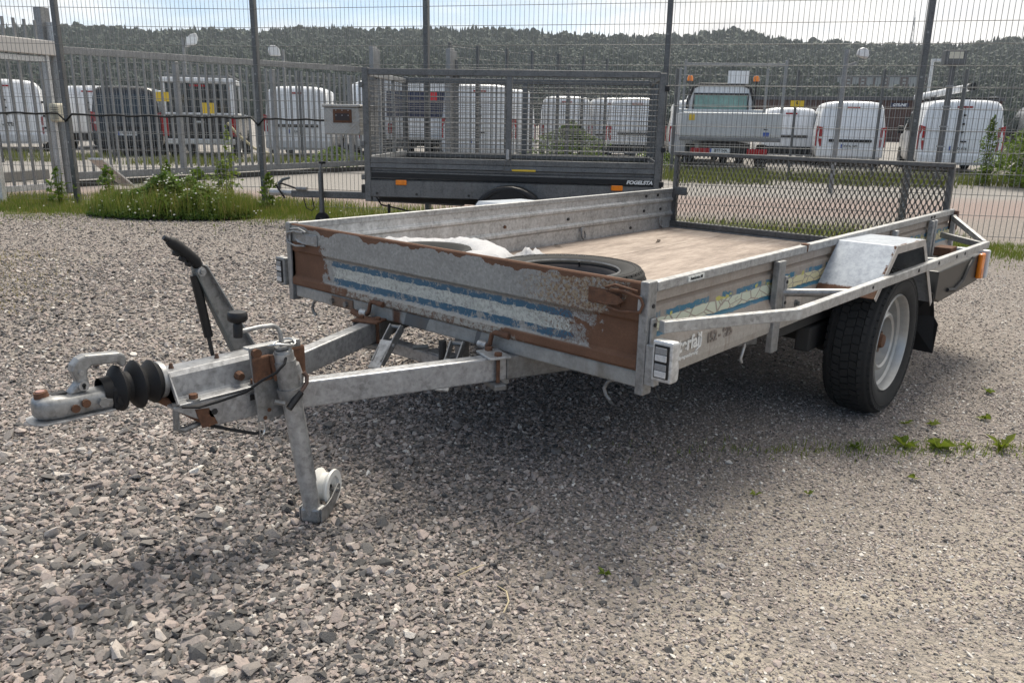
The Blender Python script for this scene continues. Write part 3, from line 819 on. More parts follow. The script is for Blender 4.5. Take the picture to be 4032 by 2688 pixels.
# floodlights
def flood(x, y, h, rz, tilt, lab, sc=1.0):
    t_ = thing('floodlight', lab, 'floodlight', (x, y, 0), rz, 'floodlights on poles')
    MB().cyl((0, 0, 0), (0, 0, h), .045, 12).build('pole', GATEM, t_, smooth=40)
    hd = MB(); c = V((.28 * math.cos(tilt), 0, h - .05)); 
    pr_ = [(-.30, -.16), (-.24, .10), (-.05, .20), (.22, .16), (.30, -.05), (.22, -.22)]
    hd.prism([(c.x + a * .62 * sc, -.12 * sc, c.z + b * .8 * sc + a * tilt * .5 * sc) for a, b in pr_], (0, .24 * sc, 0)).build('lamp_head', plain('lamp_grey', (.50, .50, .50), .4), t_, bevel=.03)
    MB().box(c.x - .14 * sc, c.x + .14 * sc, -.125 * sc, -.121 * sc, c.z - .11 * sc, c.z + .07 * sc).build('lamp_glass', plain('frosted_lamp_glass', (.62, .63, .63), .2), t_)
    MB().beam((-.02, 0, h - .30), (.18, 0, h - .22), .05, .05).build('bracket', GATEM, t_)
flood(10.1, 22.6, 3.35, R_(-25), .6, 'floodlight on a pole above the black pick-up, lamp head turned right')
flood(13.3, 22.4, 3.25, R_(155), .2, 'floodlight on a pole above the white van with plate ZUA 33B')
flood(13.1, 4.45, 2.48, R_(-50), -.2, 'floodlight on a thick pole in front of the white van with plate XWA 36D', .55)
t_ = thing('camera_post', 'dark steel post with a square lamp box in front of van LDS 616', 'post', (16.9, 3.70, 0), R_(-60))
MB().box(-.05, .05, -.05, .05, 0, 2.5).build('upright', POSTM, t_, bevel=.006)
MB().box(-.20, .20, -.14, .14, 2.42, 2.70).build('lamp_box', POSTM, t_, bevel=.01)
MB().box(-.13, .13, -.145, -.141, 2.54, 2.67).build('lamp_glass', plain('warm_lamp_glass', (.50, .47, .38), .3), t_)
for i, z in enumerate((.4, .8, 1.2, 1.6, 2.0)): MB().box(-.065, .065, -.065, .065, z, z + .03).build('clamp_band', GALV, t_)
t_ = thing('light_pole', 'thin pale lamp pole beyond the van with plate LDS 616', 'lamp post', (33.0, 8.6, 0), R_(-60))
MB().cyl((0, 0, 0), (0, 0, 3.7), .06, 8).build('pole', GATEL, t_); MB().box(-.05, .5, -.08, .08, 3.66, 3.76).build('lamp_head', GATEL, t_)

# ------------------------------------------------------------------ vehicles
RIMM = plain('steel_wheel_silver', (.36, .36, .36), .35, .6)
def wheel(parent, x, y, r, wd, side, name='wheel'):
    rw = MB(); h = wd / 2
    rw.lathe([(r * .62, -h * .9), (r * .93, -h), (r, -h * .7), (r, h * .7), (r * .93, h), (r * .62, h * .9)], (0, 0, 0), (0, 1, 0), 24)
    o_ = rw.build(name, TYRE_M, parent, smooth=50); o_.location = (x, y, r)
    MB().lathe([(0, .5 * h), (r * .30, .6 * h), (r * .52, .35 * h), (r * .64, .95 * h)], (0, 0, 0), (0, side, 0), 20).build('hub_cap', RIMM, o_, smooth=40)
def section(w2, z0, zb, zt, tum):
    """half-outline of a van body cross-section, floor to roof centre"""
    wr = w2 * tum
    return [(w2 * .90, z0), (w2 * .98, z0 + .10), (w2, z0 + .35), (w2, zb), (w2 * .985, zb + .06), (wr + (w2 - wr) * .25, zt - .22), (wr * .97, zt - .10), (wr * .86, zt - .03), (wr * .6, zt), (0, zt + .015)]
def van_body(Ln, W, H, hood=1.0, z0=.26, tum=.86, rear=.10, nose=.85, belt=1.02):
    st = [(.0, .95, H - .16), (.035, .985, H - .07), (.12, 1, H - .015), (.5, 1, H), (Ln * .55, 1, H), (Ln - nose - 1.15, 1, H - .03), (Ln - nose - .85, .995, H - .12),
          (Ln - nose - .05, .97, hood + .14), (Ln - nose * .5, .96, hood + .02), (Ln - .12, .90, hood - .12), (Ln, .80, hood - .28)]
    vs, fs = [], []; m_ = 19
    for x, k, zt in st:
        hp = section(W / 2 * k, z0, min(belt, zt - .24), zt, tum if zt > 1.3 else .92)
        ring = [(y, z) for y, z in hp] + [(-y, z) for y, z in reversed(hp[:-1])]
        vs += [(x + (rear * max(0, z - belt) / (H - belt) if x < .3 else 0), y, z) for y, z in ring]
    for i in range(len(st) - 1):
        for k in range(m_ - 1): fs.append((i * m_ + k, i * m_ + k + 1, (i + 1) * m_ + k + 1, (i + 1) * m_ + k))
        fs.append((i * m_ + m_ - 1, i * m_, (i + 1) * m_, (i + 1) * m_ + m_ - 1))
    fs.append(tuple(range(m_))); fs.append(tuple((len(st) - 1) * m_ + k for k in range(m_)))
    return MB().add(vs, fs)
def plate(parent, y, z, txt, x=-.01, w_=.50, h=.115):
    o_ = MB().box(x - .012, x, y - w_ / 2, y + w_ / 2, z - h / 2, z + h / 2).build('licence_plate', PLATE, parent)
    MB().box(x - .014, x - .0125, y + w_ / 2 - .04, y + w_ / 2 - .002, z - h / 2 + .004, z + h / 2 - .004).build('country_band', EU_BLUE, o_)
    if txt: text(txt, .098, (x - .0145, y - .02, z), (R_(90), 0, R_(-90)), INK, o_, 'plate_lettering', bold=.002, sx=.92)
def van(label, x, y, hd, W=1.9, H=1.95, Ln=4.6, paint=None, plate_t=None, pz=.62, doors='tailgate', glass=False, lamp=(.14, .42, .86), lampw=.14,
        bumper='white', hinges=False, group='parked vans behind the fence', handle=True, stop=True, winside=True, cat='van', pole=None):
    paint = paint or WHITE_P
    t_ = thing('parked_van', label, cat, (x, y, 0), R_(hd), group)
    van_body(Ln, W, H, hood=min(1.15, H - .7), rear=.10 if doors == 'tailgate' else .05).build('body', paint, t_, smooth=35)
    w2 = W / 2; rx = lambda z: (.10 if doors == 'tailgate' else .05) * max(0, z - 1.02) / (H - 1.02)
    for s_ in (1, -1):
        wheel(t_, .85, s_ * (w2 - .11), .32, .2, s_); wheel(t_, Ln - .85, s_ * (w2 - .11), .32, .2, s_)
        zc, zh = lamp[2], lamp[1]
        mb = MB(); yo = s_ * (w2 - .02); yi = s_ * (w2 - lampw - .02)
        mb.add([(-.012, yi, zc - zh / 2), (-.012, yi, zc + zh / 2), (.03, yo + s_ * .028, zc + zh / 2 + .05), (.03, yo + s_ * .028, zc - zh / 2), (.14, yo + s_ * .028, zc + zh / 2), (.12, yo + s_ * .028, zc - zh / 2 + .05),
                (.05, yi, zc - zh / 2), (.05, yi, zc + zh / 2)],
               [(0, 1, 2, 3), (3, 2, 4, 5), (0, 3, 5, 6), (1, 7, 4, 2), (0, 6, 7, 1)])
        lo = mb.build('tail_light', RED_L, t_, bevel=.01)
        MB().box(-.016, -.0125, min(yi, yi + s_ * .07), max(yi, yi + s_ * .07) , zc - .05, zc + .01).build('reversing_lens', plain('clear_lens', (.6, .58, .56), .2), lo)
        mm = MB().box(Ln - 1.85, Ln - 1.72, *sorted((s_ * (w2 + .03), s_ * (w2 + .22))), 1.02, 1.24); mm.build('wing_mirror', BLACK, t_, bevel=.03)
        if winside:
            mb = MB(); xa, xb, xc = Ln - 2.75, Ln - 1.95, Ln - 1.62
            yy = s_ * (w2 * .985 + .004); yt = s_ * (w2 * .905)
            mb.add([(xa, yy, 1.12), (xc, yy, 1.12), (xb, yt, H - .32), (xa, yt, H - .32)], [(0, 1, 2, 3)])
            mb.prism([(xa, yy + s_ * .004, 1.12), (xc, yy + s_ * .004, 1.12), (xb, yt + s_ * .012, H - .32), (xa, yt + s_ * .012, H - .32)], (0, s_ * .004, 0)).build('side_window', GLASS_D, t_)
    bm_ = {'white': paint, 'black': BLACK, 'grey': WHITE_G}[bumper]
    MB().box(-.07, .10, -w2 * .97, w2 * .97, .30, .54).build('bumper', bm_, t_, bevel=.035)
    if stop: MB().box(rx(H - .2) - .012, rx(H - .2) + .05, -.18, .18, H - .215, H - .165).build('brake_light', RED_L, t_)
    if glass:
        z0, z1 = 1.10, H - .22; mb = MB(); a_ = w2 * .80; b_ = w2 * .72
        mb.prism([(rx(z0) - .012, -a_, z0), (rx(z0) - .012, a_, z0), (rx(z1) - .012, b_, z1), (rx(z1) - .012, -b_, z1)], (.02, 0, 0)).build('rear_window', GLASS_D, t_, bevel=.004)
    else:   # pressed panel outline in the blind rear door
        z0, z1 = 1.12, H - .24; a_ = w2 * .76; b_ = w2 * .68
        mb = MB(); q = [(rx(z0) - .003, -a_, z0), (rx(z0) - .003, a_, z0), (rx(z1) - .003, b_, z1), (rx(z1) - .003, -b_, z1), (rx(z0) - .003, -a_, z0)]
        mb.tube(q, .010, 6).build('window_pressing', paint, t_, smooth=60)
    if doors == 'barn':
        MB().box(-.004, .012, -.006, .006, .55, H - .15).build('door_seam', BLACK, t_)
        for s_ in (1, -1):
            for z in (.70, 1.05, 1.45):
                if hinges: MB().box(-.02, .03, *sorted((s_ * (w2 - .10), s_ * (w2 + .015))), z, z + .06).build('hinge', BLACK, t_)
        for z in (1.50, 1.28, 1.08): MB().box(-.03, .0, -.045, .02, z, z + .05).build('lock_cover', BLACK, t_, bevel=.01)
        if handle: MB().box(-.035, 0, -.14, .0, .84, .88).build('door_handle', BLACK, t_, bevel=.01)
    elif handle: MB().box(-.03, .01, -w2 * .62, w2 * .62, pz + .12, pz + .20).build('tailgate_handle', BLACK, t_, bevel=.012)
    if plate_t is not None: plate(t_, 0, pz, plate_t)
    return t_
van('white van with rear door locks and plate ending 60 behind the bar gate', 6.45, 26.7, 70, 2.1, 2.12, 5, plate_t='WEA 60', doors='barn', hinges=True, pz=.80, bumper='grey', stop=True, lamp=(.14, .5, .8))
van('white van seen from its flank between the gate post and the black van', 9.4, 28.2, 52, 2.0, 2.08, 5, doors='barn', bumper='black')
van('black van with dark rear window and plate TBD 77P', 8.40, 23.0, 59, 1.86, 1.95, 4.4, paint=BLACK_P, plate_t='TBD 77P', glass=True, bumper='black', pz=.64, lamp=(.14, .5, .95), stop=False)
van('light grey van half hidden behind the black van and the pick-up', 11.1, 26.6, 66, 1.95, 1.97, 4.8, paint=SILVER_P, doors='barn', bumper='grey')
van('white van with plate ZUA 33B and red lamp right of the second fence post', 11.68, 19.35, 48, 1.88, 2.03, 4.4, plate_t='ZUA 33B', pz=.78, lamp=(.14, .44, .98), bumper='grey')
van('tall white van just left of the cage trailer front', 14.9, 19.3, 58, 1.95, 2.35, 5.4, doors='barn', hinges=True, plate_t='', bumper='grey', lamp=(.12, .5, .8))
van('large white panel van with tall red lamp seen through the cage', 14.45, 14.75, 52, 2.05, 2.14, 5.4, doors='barn', bumper='grey', lamp=(.11, .5, .95), plate_t='')
van('white van right of the large panel van in the cage view', 16.4, 15.6, 46, 1.85, 2.10, 4.8, doors='barn', bumper='grey')
van('white van farthest back behind the leafy shrub', 20.1, 16.2, 40, 1.8, 2.02, 4.4, doors='barn')
van('white van beside the leafy shrub, left one of the two with dark bumpers', 21.4, 15.2, 38, 1.8, 2.0, 4.4, bumper='black')
van('white van with black handle strip behind the right end of the cage', 19.9, 13.25, 36, 1.85, 1.95, 4.4, bumper='black', pz=.70)
van('white van with plate CBU 168 between the cage and the dropside truck', 20.55, 11.35, 34, 1.85, 1.90, 4.4, plate_t='CBU 168', pz=.74, bumper='white')
van('low white van between the dropside truck and the van with plate XWA 36D', 24.1, 10.1, 30, 1.8, 1.76, 4.2, bumper='black', pz=.70)
van('white small van with dark handle strip and plate XWA 36D', 23.4, 7.9, 26.5, 1.95, 1.93, 4.3, plate_t='XWA 36D', pz=.62, lamp=(.14, .56, .88), bumper='white')
v17 = van('white van with rear barn doors, plate LDS 616 and pipe tubes on the roof', 22.15, 4.60, 23, 2.02, 1.92, 4.9, plate_t='LDS 616', pz=.68, doors='barn', lamp=(.15, .60, .92), hinges=False, bumper='white')
van('dark van at the right picture edge behind the dense bush', 24.9, 2.6, 22, 1.9, 1.86, 4.6, paint=BLACK_P, glass=True, bumper='black')
MB().box(.2, 3.0, -.75, -.70, 1.98, 2.02).build('roof_bar', GALV, v17); MB().box(.2, 3.0, .70, .75, 1.98, 2.02).build('roof_bar', GALV, v17)
for x in (.4, 1.6, 2.8): MB().box(x, x + .05, -.8, .8, 1.94, 1.98).build('cross_bar', DARK, v17)
pt = thing('pipe_tube', 'white pipe tube with dark end cap lying on the van roof rack', 'tube', (22.15, 4.6, 0), R_(23))
MB().cyl((.15, -.10, 2.24), (2.9, .85, 2.06), .095, 16).build('tube', WHITE_P, pt, smooth=40); MB().cyl((.10, -.117, 2.243), (.20, -.083, 2.237), .102, 16).build('end_cap', BLACK, pt, smooth=40)

# black pick-up with white service canopy
pk = thing('pickup_truck', 'black pick-up with white window canopy and roof ladder rack', 'pick-up', (9.30, 20.45, 0), R_(55))
def boxy(name, mat, *a, bv=.03): return MB().box(*a).build(name, mat, pk, bevel=bv)
boxy('bed', BLACK_P, 0, 2.2, -.95, .95, .45, 1.18, bv=.06); boxy('cab', BLACK_P, 2.2, 4.9, -.93, .93, .45, 1.22, bv=.08); boxy('cab_roof', BLACK_P, 2.2, 3.6, -.82, .82, 1.2, 1.85, bv=.15)
boxy('canopy_floor', WHITE_P, .03, 2.2, -.93, .93, 1.18, 1.25)
for s_ in (1, -1):
    boxy('canopy_pillar', WHITE_P, .03, .16, s_ * .93 - .10 if s_ > 0 else -.93, .93 if s_ > 0 else -.83, 1.25, 2.02)
    boxy('canopy_pillar', WHITE_P, 2.05, 2.2, s_ * .93 - .07 if s_ > 0 else -.93, .93 if s_ > 0 else -.86, 1.25, 2.02)
    boxy('side_window', GLASS_D, .16, 2.05, *(sorted((s_ * .90, s_ * .88))), 1.25, 2.02, bv=0)
    boxy('tail_light', RED_L, -.03, .05, *(sorted((s_ * .80, s_ * .98))), .62, 1.12)
    wheel(pk, 1.0, s_ * .84, .38, .24, s_); wheel(pk, 4.1, s_ * .84, .38, .24, s_)
boxy('rear_window', GLASS_D, .05, .07, -.82, .82, 1.27, 2.00, bv=0)
for y in (-.28, .28): boxy('window_bar', BLACK, .03, .05, y - .02, y + .02, 1.25, 2.02, bv=0)
boxy('canopy_roof', WHITE_P, .0, 2.25, -.95, .95, 2.02, 2.16); boxy('tailgate', BLACK_P, -.025, 0, -.78, .78, .58, 1.16); boxy('bumper', CHROME, -.16, -.02, -.9, .9, .40, .56)
boxy('door_handle', CHROME, -.05, -.026, -.12, .12, .98, 1.03, bv=.01)
boxy('brake_light', RED_L, .0, .029, -.2, .2, 1.93, 1.98, bv=0)
for y in (-.8, .8): boxy('rack_rail', GALV_D, .1, 3.3, y - .02, y + .02, 2.24, 2.28, bv=0)
for x in (.2, 1.2, 2.1): boxy('rack_bar', GALV_D, x, x + .05, -.85, .85, 2.17, 2.24, bv=0)
mb = MB(); mb.lathe([(0, .15), (.05, .14), (.07, .08), (.075, 0)], (3.0, -.5, 1.92), (0, 0, 1), 14); mb.build('amber_beacon', AMBER, pk, smooth=50)

# box truck with dark blue panel, seen through the cage
bt = thing('box_truck', 'white box truck with dark blue rear panel seen through the cage', 'truck', (13.5, 16.1, 0), R_(50))
MB().box(0, 4.5, -1.0, 1.0, .75, 2.22).build('box_body', WHITE_P, bt, bevel=.04); MB().box(-.02, 0, -.92, .92, 1.22, 1.90).build('rear_panel', NAVY, bt)
MB().box(-.03, -.021, -.45, -.20, 1.68, 1.90).build('round_badge', plain('red_paint', (.55, .02, .03), .4), bt, bevel=.08)
MB().box(.2, 5.6, -.5, .5, .45, .75).build('chassis', DARK, bt); MB().box(4.6, 6.1, -.95, .95, .5, 2.1).build('cab', WHITE_P, bt, bevel=.12)
MB().box(-.06, .05, -.95, .95, .62, .75).build('bumper', WHITE_G, bt)
for s_ in (1, -1):
    wheel(bt, 1.1, s_ * .85, .36, .24, s_); wheel(bt, 5.2, s_ * .85, .36, .24, s_); MB().box(-.04, 0, s_ * .85 - .06, s_ * .85 + .06, .80, 1.05).build('tail_light', RED_L, bt)

# dropside truck
dt = thing('dropside_truck', 'white double-window truck with aluminium dropside bed, rack frame and amber beacons', 'truck', (17.95, 9.05, 0), R_(33))
def pt_(name, mat, *a, bv=.02): return MB().box(*a).build(name, mat, dt, bevel=bv)
ALU = plain('matt_aluminium', (.46, .47, .47), .45, .3, nz=.04)
tb = pt_('tail_board', ALU, -.04, 0, -1.28, 1.28, .88, 1.48); pt_('side_board', ALU, 0, 3.2, -1.28, -1.24, .88, 1.48); pt_('side_board', ALU, 0, 3.2, 1.24, 1.28, .88, 1.48)
pt_('bed_floor', ALU, 0, 3.2, -1.25, 1.25, .84, .89); pt_('bed_rim', GALV_D, -.05, .02, -1.29, 1.29, .76, .86); pt_('chassis', DARK, .05, 4.6, -.55, .55, .45, .70, bv=0)
pt_('front_board', ALU, 3.16, 3.2, -1.24, 1.24, .9, 1.62)
for y in (-.62, .62): MB().box(-.046, -.041, y - .004, y + .004,   .9, 1.46).build('board_seam', GALV_D, tb)
MB().box(-.048, -.041, .93, 1.08, 1.28, 1.44).build('yellow_sticker', YELLOW, tb); MB().box(-.048, -.041, -.98, -.83, .90, 1.0).build('small_logo', EU_BLUE, tb)
MB().box(-.048, -.041, -.93, -.84, 1.06, 1.09).build('black_mark', INK, tb)
cab = MB(); cp_ = [(-.98, .55), (-1.0, 1.35), (-.94, 1.98), (-.82, 2.27), (-.62, 2.37), (.62, 2.37), (.82, 2.27), (.94, 1.98), (1.0, 1.35), (.98, .55)]
cab.prism([(3.5, y, z) for y, z in cp_], (1.5, 0, 0)).build('cab', WHITE_P, dt, bevel=.06)
MB().beam((4.9, 0, .85), (5.9, 0, .80), 1.9, .7).build('hood', WHITE_P, dt, bevel=.12)
rw = [(-.66, 1.50), (-.78, 1.64), (-.76, 2.06), (.76, 2.06), (.78, 1.64), (.66, 1.50)]
MB().prism([(3.49, y, z) for y, z in rw], (.02, 0, 0)).build('rear_window', GLASS_T, dt, bevel=.03)
sl_ = [(-.96, 1.40), (-.97, 1.85), (-.83, 2.24), (-.64, 2.33), (.64, 2.33), (.83, 2.24), (.97, 1.85), (.96, 1.40)]
MB().tube([(3.47, y, z) for y, z in sl_], .045, 8).build('cab_guard', BLACK, dt, smooth=50)
MB().tube([(3.475, y * 1.03, z) for y, z in rw + rw[:1]], .03, 8).build('window_seal', BLACK, dt, smooth=50)
for y in (-.45, .12, .42): MB().box(3.60, 3.75, y - .13, y + .13, 1.5, 1.86).build('headrest', BLACK, dt, bevel=.05)
for s_ in (1, -1):
    pt_('rack_post', GALV, .02, .08, s_ * 1.25 - .03, s_ * 1.25 + .03, 1.48, 2.78, bv=.005); pt_('rack_post', GALV, 3.12, 3.18, s_ * 1.25 - .03, s_ * 1.25 + .03, 1.48, 2.78, bv=.005)
    mb = MB(); mb.lathe([(0, .16), (.06, .15), (.085, .09), (.09, 0)], (3.3, s_ * .95, 2.42), (0, 0, 1), 14); mb.build('amber_beacon', AMBER, dt, smooth=50)
    MB().cyl((3.3, s_ * .95, 1.9), (3.3, s_ * .95, 2.42), .03, 8).build('beacon_stem', BLACK, dt)
    MB().box(-.03, .03, s_ * .72 - .26, s_ * .72 + .26, .44, .58).build('tail_light', RED_L, dt, bevel=.02)
    wheel(dt, .9, s_ * .95, .34, .25, s_); wheel(dt, 4.9, s_ * .85, .34, .22, s_)
pt_('rack_rail', GALV, .03, .07, -1.25, 1.25, 2.62, 2.70, bv=.005); pt_('bumper', DARK, -.02, .06, -1.0, 1.0, .40, .46)
plate(dt, .22, .52, 'BTF 54A', x=-.03, w_=.52)
MB().box(3.4, 3.42, -.75, -.15, 2.36, 2.72).build('crane_column', WHITE_P, dt, bevel=.0)

# ------------------------------------------------------------------ buildings far behind
BRICK = plain('dark_red_brick', (.085, .05, .042), .9); ROOFT = plain('dark_roof_sheet', (.075, .075, .08), .7); PALE = plain('pale_render', (.34, .33, .31), .85)
rb = thing('retail_hall', 'low dark red hall with a navy sign behind the van with plate LDS 616', 'building', (76.0, 26.0, 0), R_(17))
MB().box(0, 24, -11, 15, 0, 3.6).build('wall', BRICK, rb); MB().box(-.2, 24, -11.2, 15.2, 3.6, 3.9).build('roof', ROOFT, rb)
so = MB().box(-.12, 0, -3.75, -2.25, 3.02, 3.38).build('sign_board', NAVY, rb)
text('GTILINE', .30, (-.135, -3.0, 3.2), (R_(90), 0, R_(-90)), WHITE_P, so, 'sign_lettering', bold=.012, shear=.2)
for y in (-8, -5.2, 3.4, 6.4, 9.4): MB().box(-.05, .02, y, y + 1.6, .9, 2.2).build('window', GLASS_D, rb)
for i, (x, y, rz, ln, lab) in enumerate(((752.0, 267.0, 20, 38, 'left one of two low apartment blocks among the trees on the hill'), (762.0, 236.0, 18, 46, 'right one of two low apartment blocks among the trees on the hill'))):
    t_ = thing('apartment_block', lab, 'building', (x, y, 39.0), R_(rz), 'apartment blocks on the hillside')
    MB().box(0, 10, -ln / 2, ln / 2, -14, 5.2).build('wall', PALE, t_); MB().box(-.8, 10.8, -ln / 2 - .8, ln / 2 + .8, 5.2, 6.6).build('roof', ROOFT, t_)
    for k in range(3):
        y0 = -ln / 2 + 2 + k * (ln - 10) / 2.4
        MB().box(-.5, 0, y0, y0 + 6.5, -4, 5.0).build('brick_bay', BRICK, t_)
        for z in (-.6, 2.2): MB().box(-.55, -.45, y0 + 2, y0 + 4.4, z, z + 1.6).build('window', PALE, t_)
# lattice mast on the ridge
lm = thing('lattice_mast', 'slim steel lattice mast standing on the wooded ridge', 'mast', (1265.0, 385.0, 98), 0)
mb = MB(); Hm = 54
for i in range(8):
    z0, z1 = Hm * i / 8, Hm * (i + 1) / 8; a0, a1 = 3.0 * (1 - i / 9), 3.0 * (1 - (i + 1) / 9)
    for sx, sy in ((1, 1), (1, -1), (-1, 1), (-1, -1)): mb.beam((sx * a0, sy * a0, z0), (sx * a1, sy * a1, z1), .35, .35)
    mb.beam((-a0, -a0, z0), (a1, a1, z1), .25, .25); mb.beam((a0, -a0, z0), (-a1, a1, z1), .25, .25)
mb.build('lattice', plain('mast_steel', (.22, .23, .24), .6), lm)
for z in (38, 46): MB().box(-4, 4, -.2, .2, z, z + .4).build('cross_arm', STEEL_G, lm)
MB().cyl((0, 0, 54), (0, 0, 62), .25, 6).build('antenna', STEEL_G, lm)
# ------------------------------------------------------------------ cage trailer
ct = thing('cage_trailer', 'dark grey trailer with tall mesh cage and black stripe lettered FOGELSTA', 'trailer', (3.167, 5.299, 0), R_(-54.17))
def cb(name, mat, *a, bv=.004, parent=None): return MB().box(*a).build(name, mat, parent or ct, bevel=bv, seg=1)
CW, CL = 1.60, 2.86
for x0, x1 in ((-.02, .04), (2.80, 2.86)):
    for y0, y1 in ((-.03, .03), (CW - .03, CW + .03)):
        z = .37 if x0 < 1 else .45
        cb('corner_post', CAGE, x0, x1, y0, y1, z, 1.635 if x0 < 1 else 1.612)
def grid(name, o, ex, L_, z0, z1, nx, nz, r, parent=ct):
    o, ex = V(o), V(ex); mb = MB(); nrm = ex.cross(V((0, 0, 1))) * r * 1.6
    for i in range(1, nx): p = o + ex * (L_ * i / nx); mb.tube([p + V((0, 0, z0)), p + V((0, 0, z1))], r, 4, False)
    for i in range(1, nz): z = z0 + (z1 - z0) * i / nz; mb.tube([o + nrm + V((0, 0, z)), o + ex * L_ + nrm + V((0, 0, z))], r, 4, False)
    return mb.build(name, CAGEW, parent)
CAGEW = galv('cage_wire', .17, dirt=.1)
for y in (0, CW):
    cb('top_rail', CAGE, .04, 2.80, y - .025, y + .025, 1.565, 1.625)
    cb('bottom_rail', CAGE, .04, 2.80, y - .025, y + .025, .745, .80)
    cb('middle_post', CAGE, 1.375, 1.43, y - .026, y + .026, .80, 1.565)
    grid('mesh_infill', (.04, y, 0), (1, 0, 0), 1.335, .80, 1.565, 27, 16, .0034); grid('mesh_infill', (1.43, y, 0), (1, 0, 0), 1.37, .80, 1.565, 28, 16, .0034)
for x in (.01, 2.83):
    cb('end_rail', GALV_L if x < 1 else CAGE, x - .02, x + .02, .03, CW - .03, 1.56, 1.61); cb('end_rail', GALV_L if x < 1 else CAGE, x - .02, x + .02, .03, CW - .03, .76, .81)
    grid('mesh_infill', (x, .03, 0), (0, 1, 0), CW - .06, .81, 1.56, 28, 16, .0034)
    for y in (.5, 1.05): cb('upright', GALV_L if x < 1 else CAGE, x - .015, x + .015, y - .02, y + .02, .81, 1.56)
# pressed side: profile, near and far
for s_, y in ((1, 0), (-1, CW)):
    pr_ = [(-.020, .742), (-.022, .70), (.004, .69), (.004, .672), (-.018, .66), (-.018, .598), (.004, .590), (-.022, .572), (-.022, .42), (.0, .41)]
    MB().sheet([(.04, y + s_ * a, b) for a, b in pr_], (2.76, 0, 0), (0, s_ * .004, 0)).build('side_panel', CAGE_P, ct)
    st_ = MB().prism([(.045, y - s_ * .0195, b) for b in (.604, .654)] + [(2.795, y - s_ * .0195, b) for b in (.640, .590)], (0, -s_ * .0015, 0)).build('black_stripe', BLACK, ct)
    if s_ == 1:
        text('FOGELSTA', .046, (2.665, -.0225, .615), (R_(90), 0, 0), PLATE, st_, 'stripe_lettering', shear=.25, bold=.0022, sx=1.12)
        for x in (.346, 2.455):
            cb('amber_reflector', AMBER, x - .055, x + .055, -.036, -.022, .535, .585, bv=.006)
        for x in (.10, .50, 1.02, 1.9, 2.6): MB().cyl((x, -.022, .45), (x, -.034, .45), .013, 6).build('bolt', DARK, ct)
        for x in (.5, 1.02): cb('bolt_plate', CAGE_P, x - .04, x + .04, -.0255, -.022, .42, .49)
cb('yellow_sticker', YELLOW, 1.44, 1.67, -.0265, -.0235, .695, .712, bv=0)
cb('front_board', CAGE_P, .0, .03, .03, CW - .03, .45, .76); cb('tail_board', CAGE_P, 2.81, 2.85, .03, CW - .03, .45, .76); cb('deck_board', DARK, .03, 2.8, .02, CW - .02, .42, .44, bv=0)
# side catch
lt = MB(); lt.beam((1.40, -.035, .72), (1.40, -.035, .86), .05, .03); lt.tube([(1.36, -.05, .70), (1.38, -.06, .79), (1.42, -.06, .79), (1.44, -.05, .70), (1.36, -.05, .70)], .006, 6)
lt.build('side_catch', CAGE, ct, smooth=40); cb('catch_lever', GALV_L, 1.385, 1.415, -.065, -.045, .80, .90, bv=.008)
for x in (-.03, 2.87):
    for z in (.58, .9, 1.45): cb('hinge', BLACK if x > 0 else CAGE, x - .02, x + .02, -.045, .02, z, z + .05)
# black plastic mudguard with wheel
for y0, s_ in ((-.03, -1), (CW + .03, 1)):
    ang = [R_(a) for a in range(12, 169, 12)]
    o_ = [(1.43 + .37 * math.cos(a), .22 + .345 * math.sin(a)) for a in ang]; i_ = [(1.43 + .30 * math.cos(a), .22 + .285 * math.sin(a)) for a in reversed(ang)]
    MB().prism([(x, y0, z) for x, z in o_ + i_], (0, s_ * .19, 0)).build('mudguard', BLACK, ct, bevel=.02)
    wheel(ct, 1.43, y0 + s_ * .11, .27, .16, s_)
cb('axle', DARK, 1.39, 1.47, -.05, CW + .05, .24, .32, bv=0)
for s_ in (-1, 1):
    MB().beam((.9, .80 + s_ * .42, .345), (-.20, .80 + s_ * .18, .345), .05, .075).build('chassis_beam', CAGE_P, ct, bevel=.004)
MB().beam((-.22, .80, .348), (-1.09, .80, .350), .09, .075).build('drawbar', CAGE_P, ct, bevel=.008)
MB().beam((1.7, .25, .37), (.05, .25, .39), .05, .08).build('chassis_beam', DARK, ct)
hh_ = MB(); hh_.tube([(-1.09, .80, .355), (-1.22, .80, .36), (-1.34, .80, .36)], [.038, .036, .042], 10); hh_.build('coupling_head', GALV_L, ct, smooth=40)
MB().tube([(-1.24, .80, .39), (-1.235, .80, .46), (-1.19, .80, .50), (-1.11, .80, .52)], [.020, .020, .017, .013], 8).build('coupling_handle', STEEL_G, ct, smooth=40)
MB().tube([(-1.16, .75, .30), (-1.25, .74, .44), (-1.18, .74, .46), (-1.02, .74, .41)], .011, 6).build('brake_cable', RUBBER, ct, smooth=60)
MB().tube([(-1.02, .74, .41), (-.90, .74, .405)], [.022, .026], 10).build('plug', GALV_D, ct, smooth=40)
MB().cyl((-.725, .70, .05), (-.725, .70, .60), .028, 14).build('jockey_tube', CAGE, ct, smooth=40)
MB().tube([(-.725, .70, .60), (-.715, .70, .66), (-.70, .70, .69)], .012, 6).build('jockey_crank', GALV_D, ct, smooth=40)
MB().cyl((-.70, .70, .685), (-.70, .70, .71), .038, 12).build('crank_knob', BLACK, ct, smooth=40)
MB().lathe([(.02, -.03), (.075, -.03), (.085, 0), (.075, .03), (.02, .03)], (-.725, .70, .085), (.3, 1, 0), 18).build('jockey_wheel', RUBBER, ct, smooth=40)
MB().tube([(-.95, .76, .31), (-.92, .75, .20), (-.86, .75, .17), (-.83, .75, .20), (-.85, .75, .32)], .006, 6).build('stay_loop', DARK, ct, smooth=60)
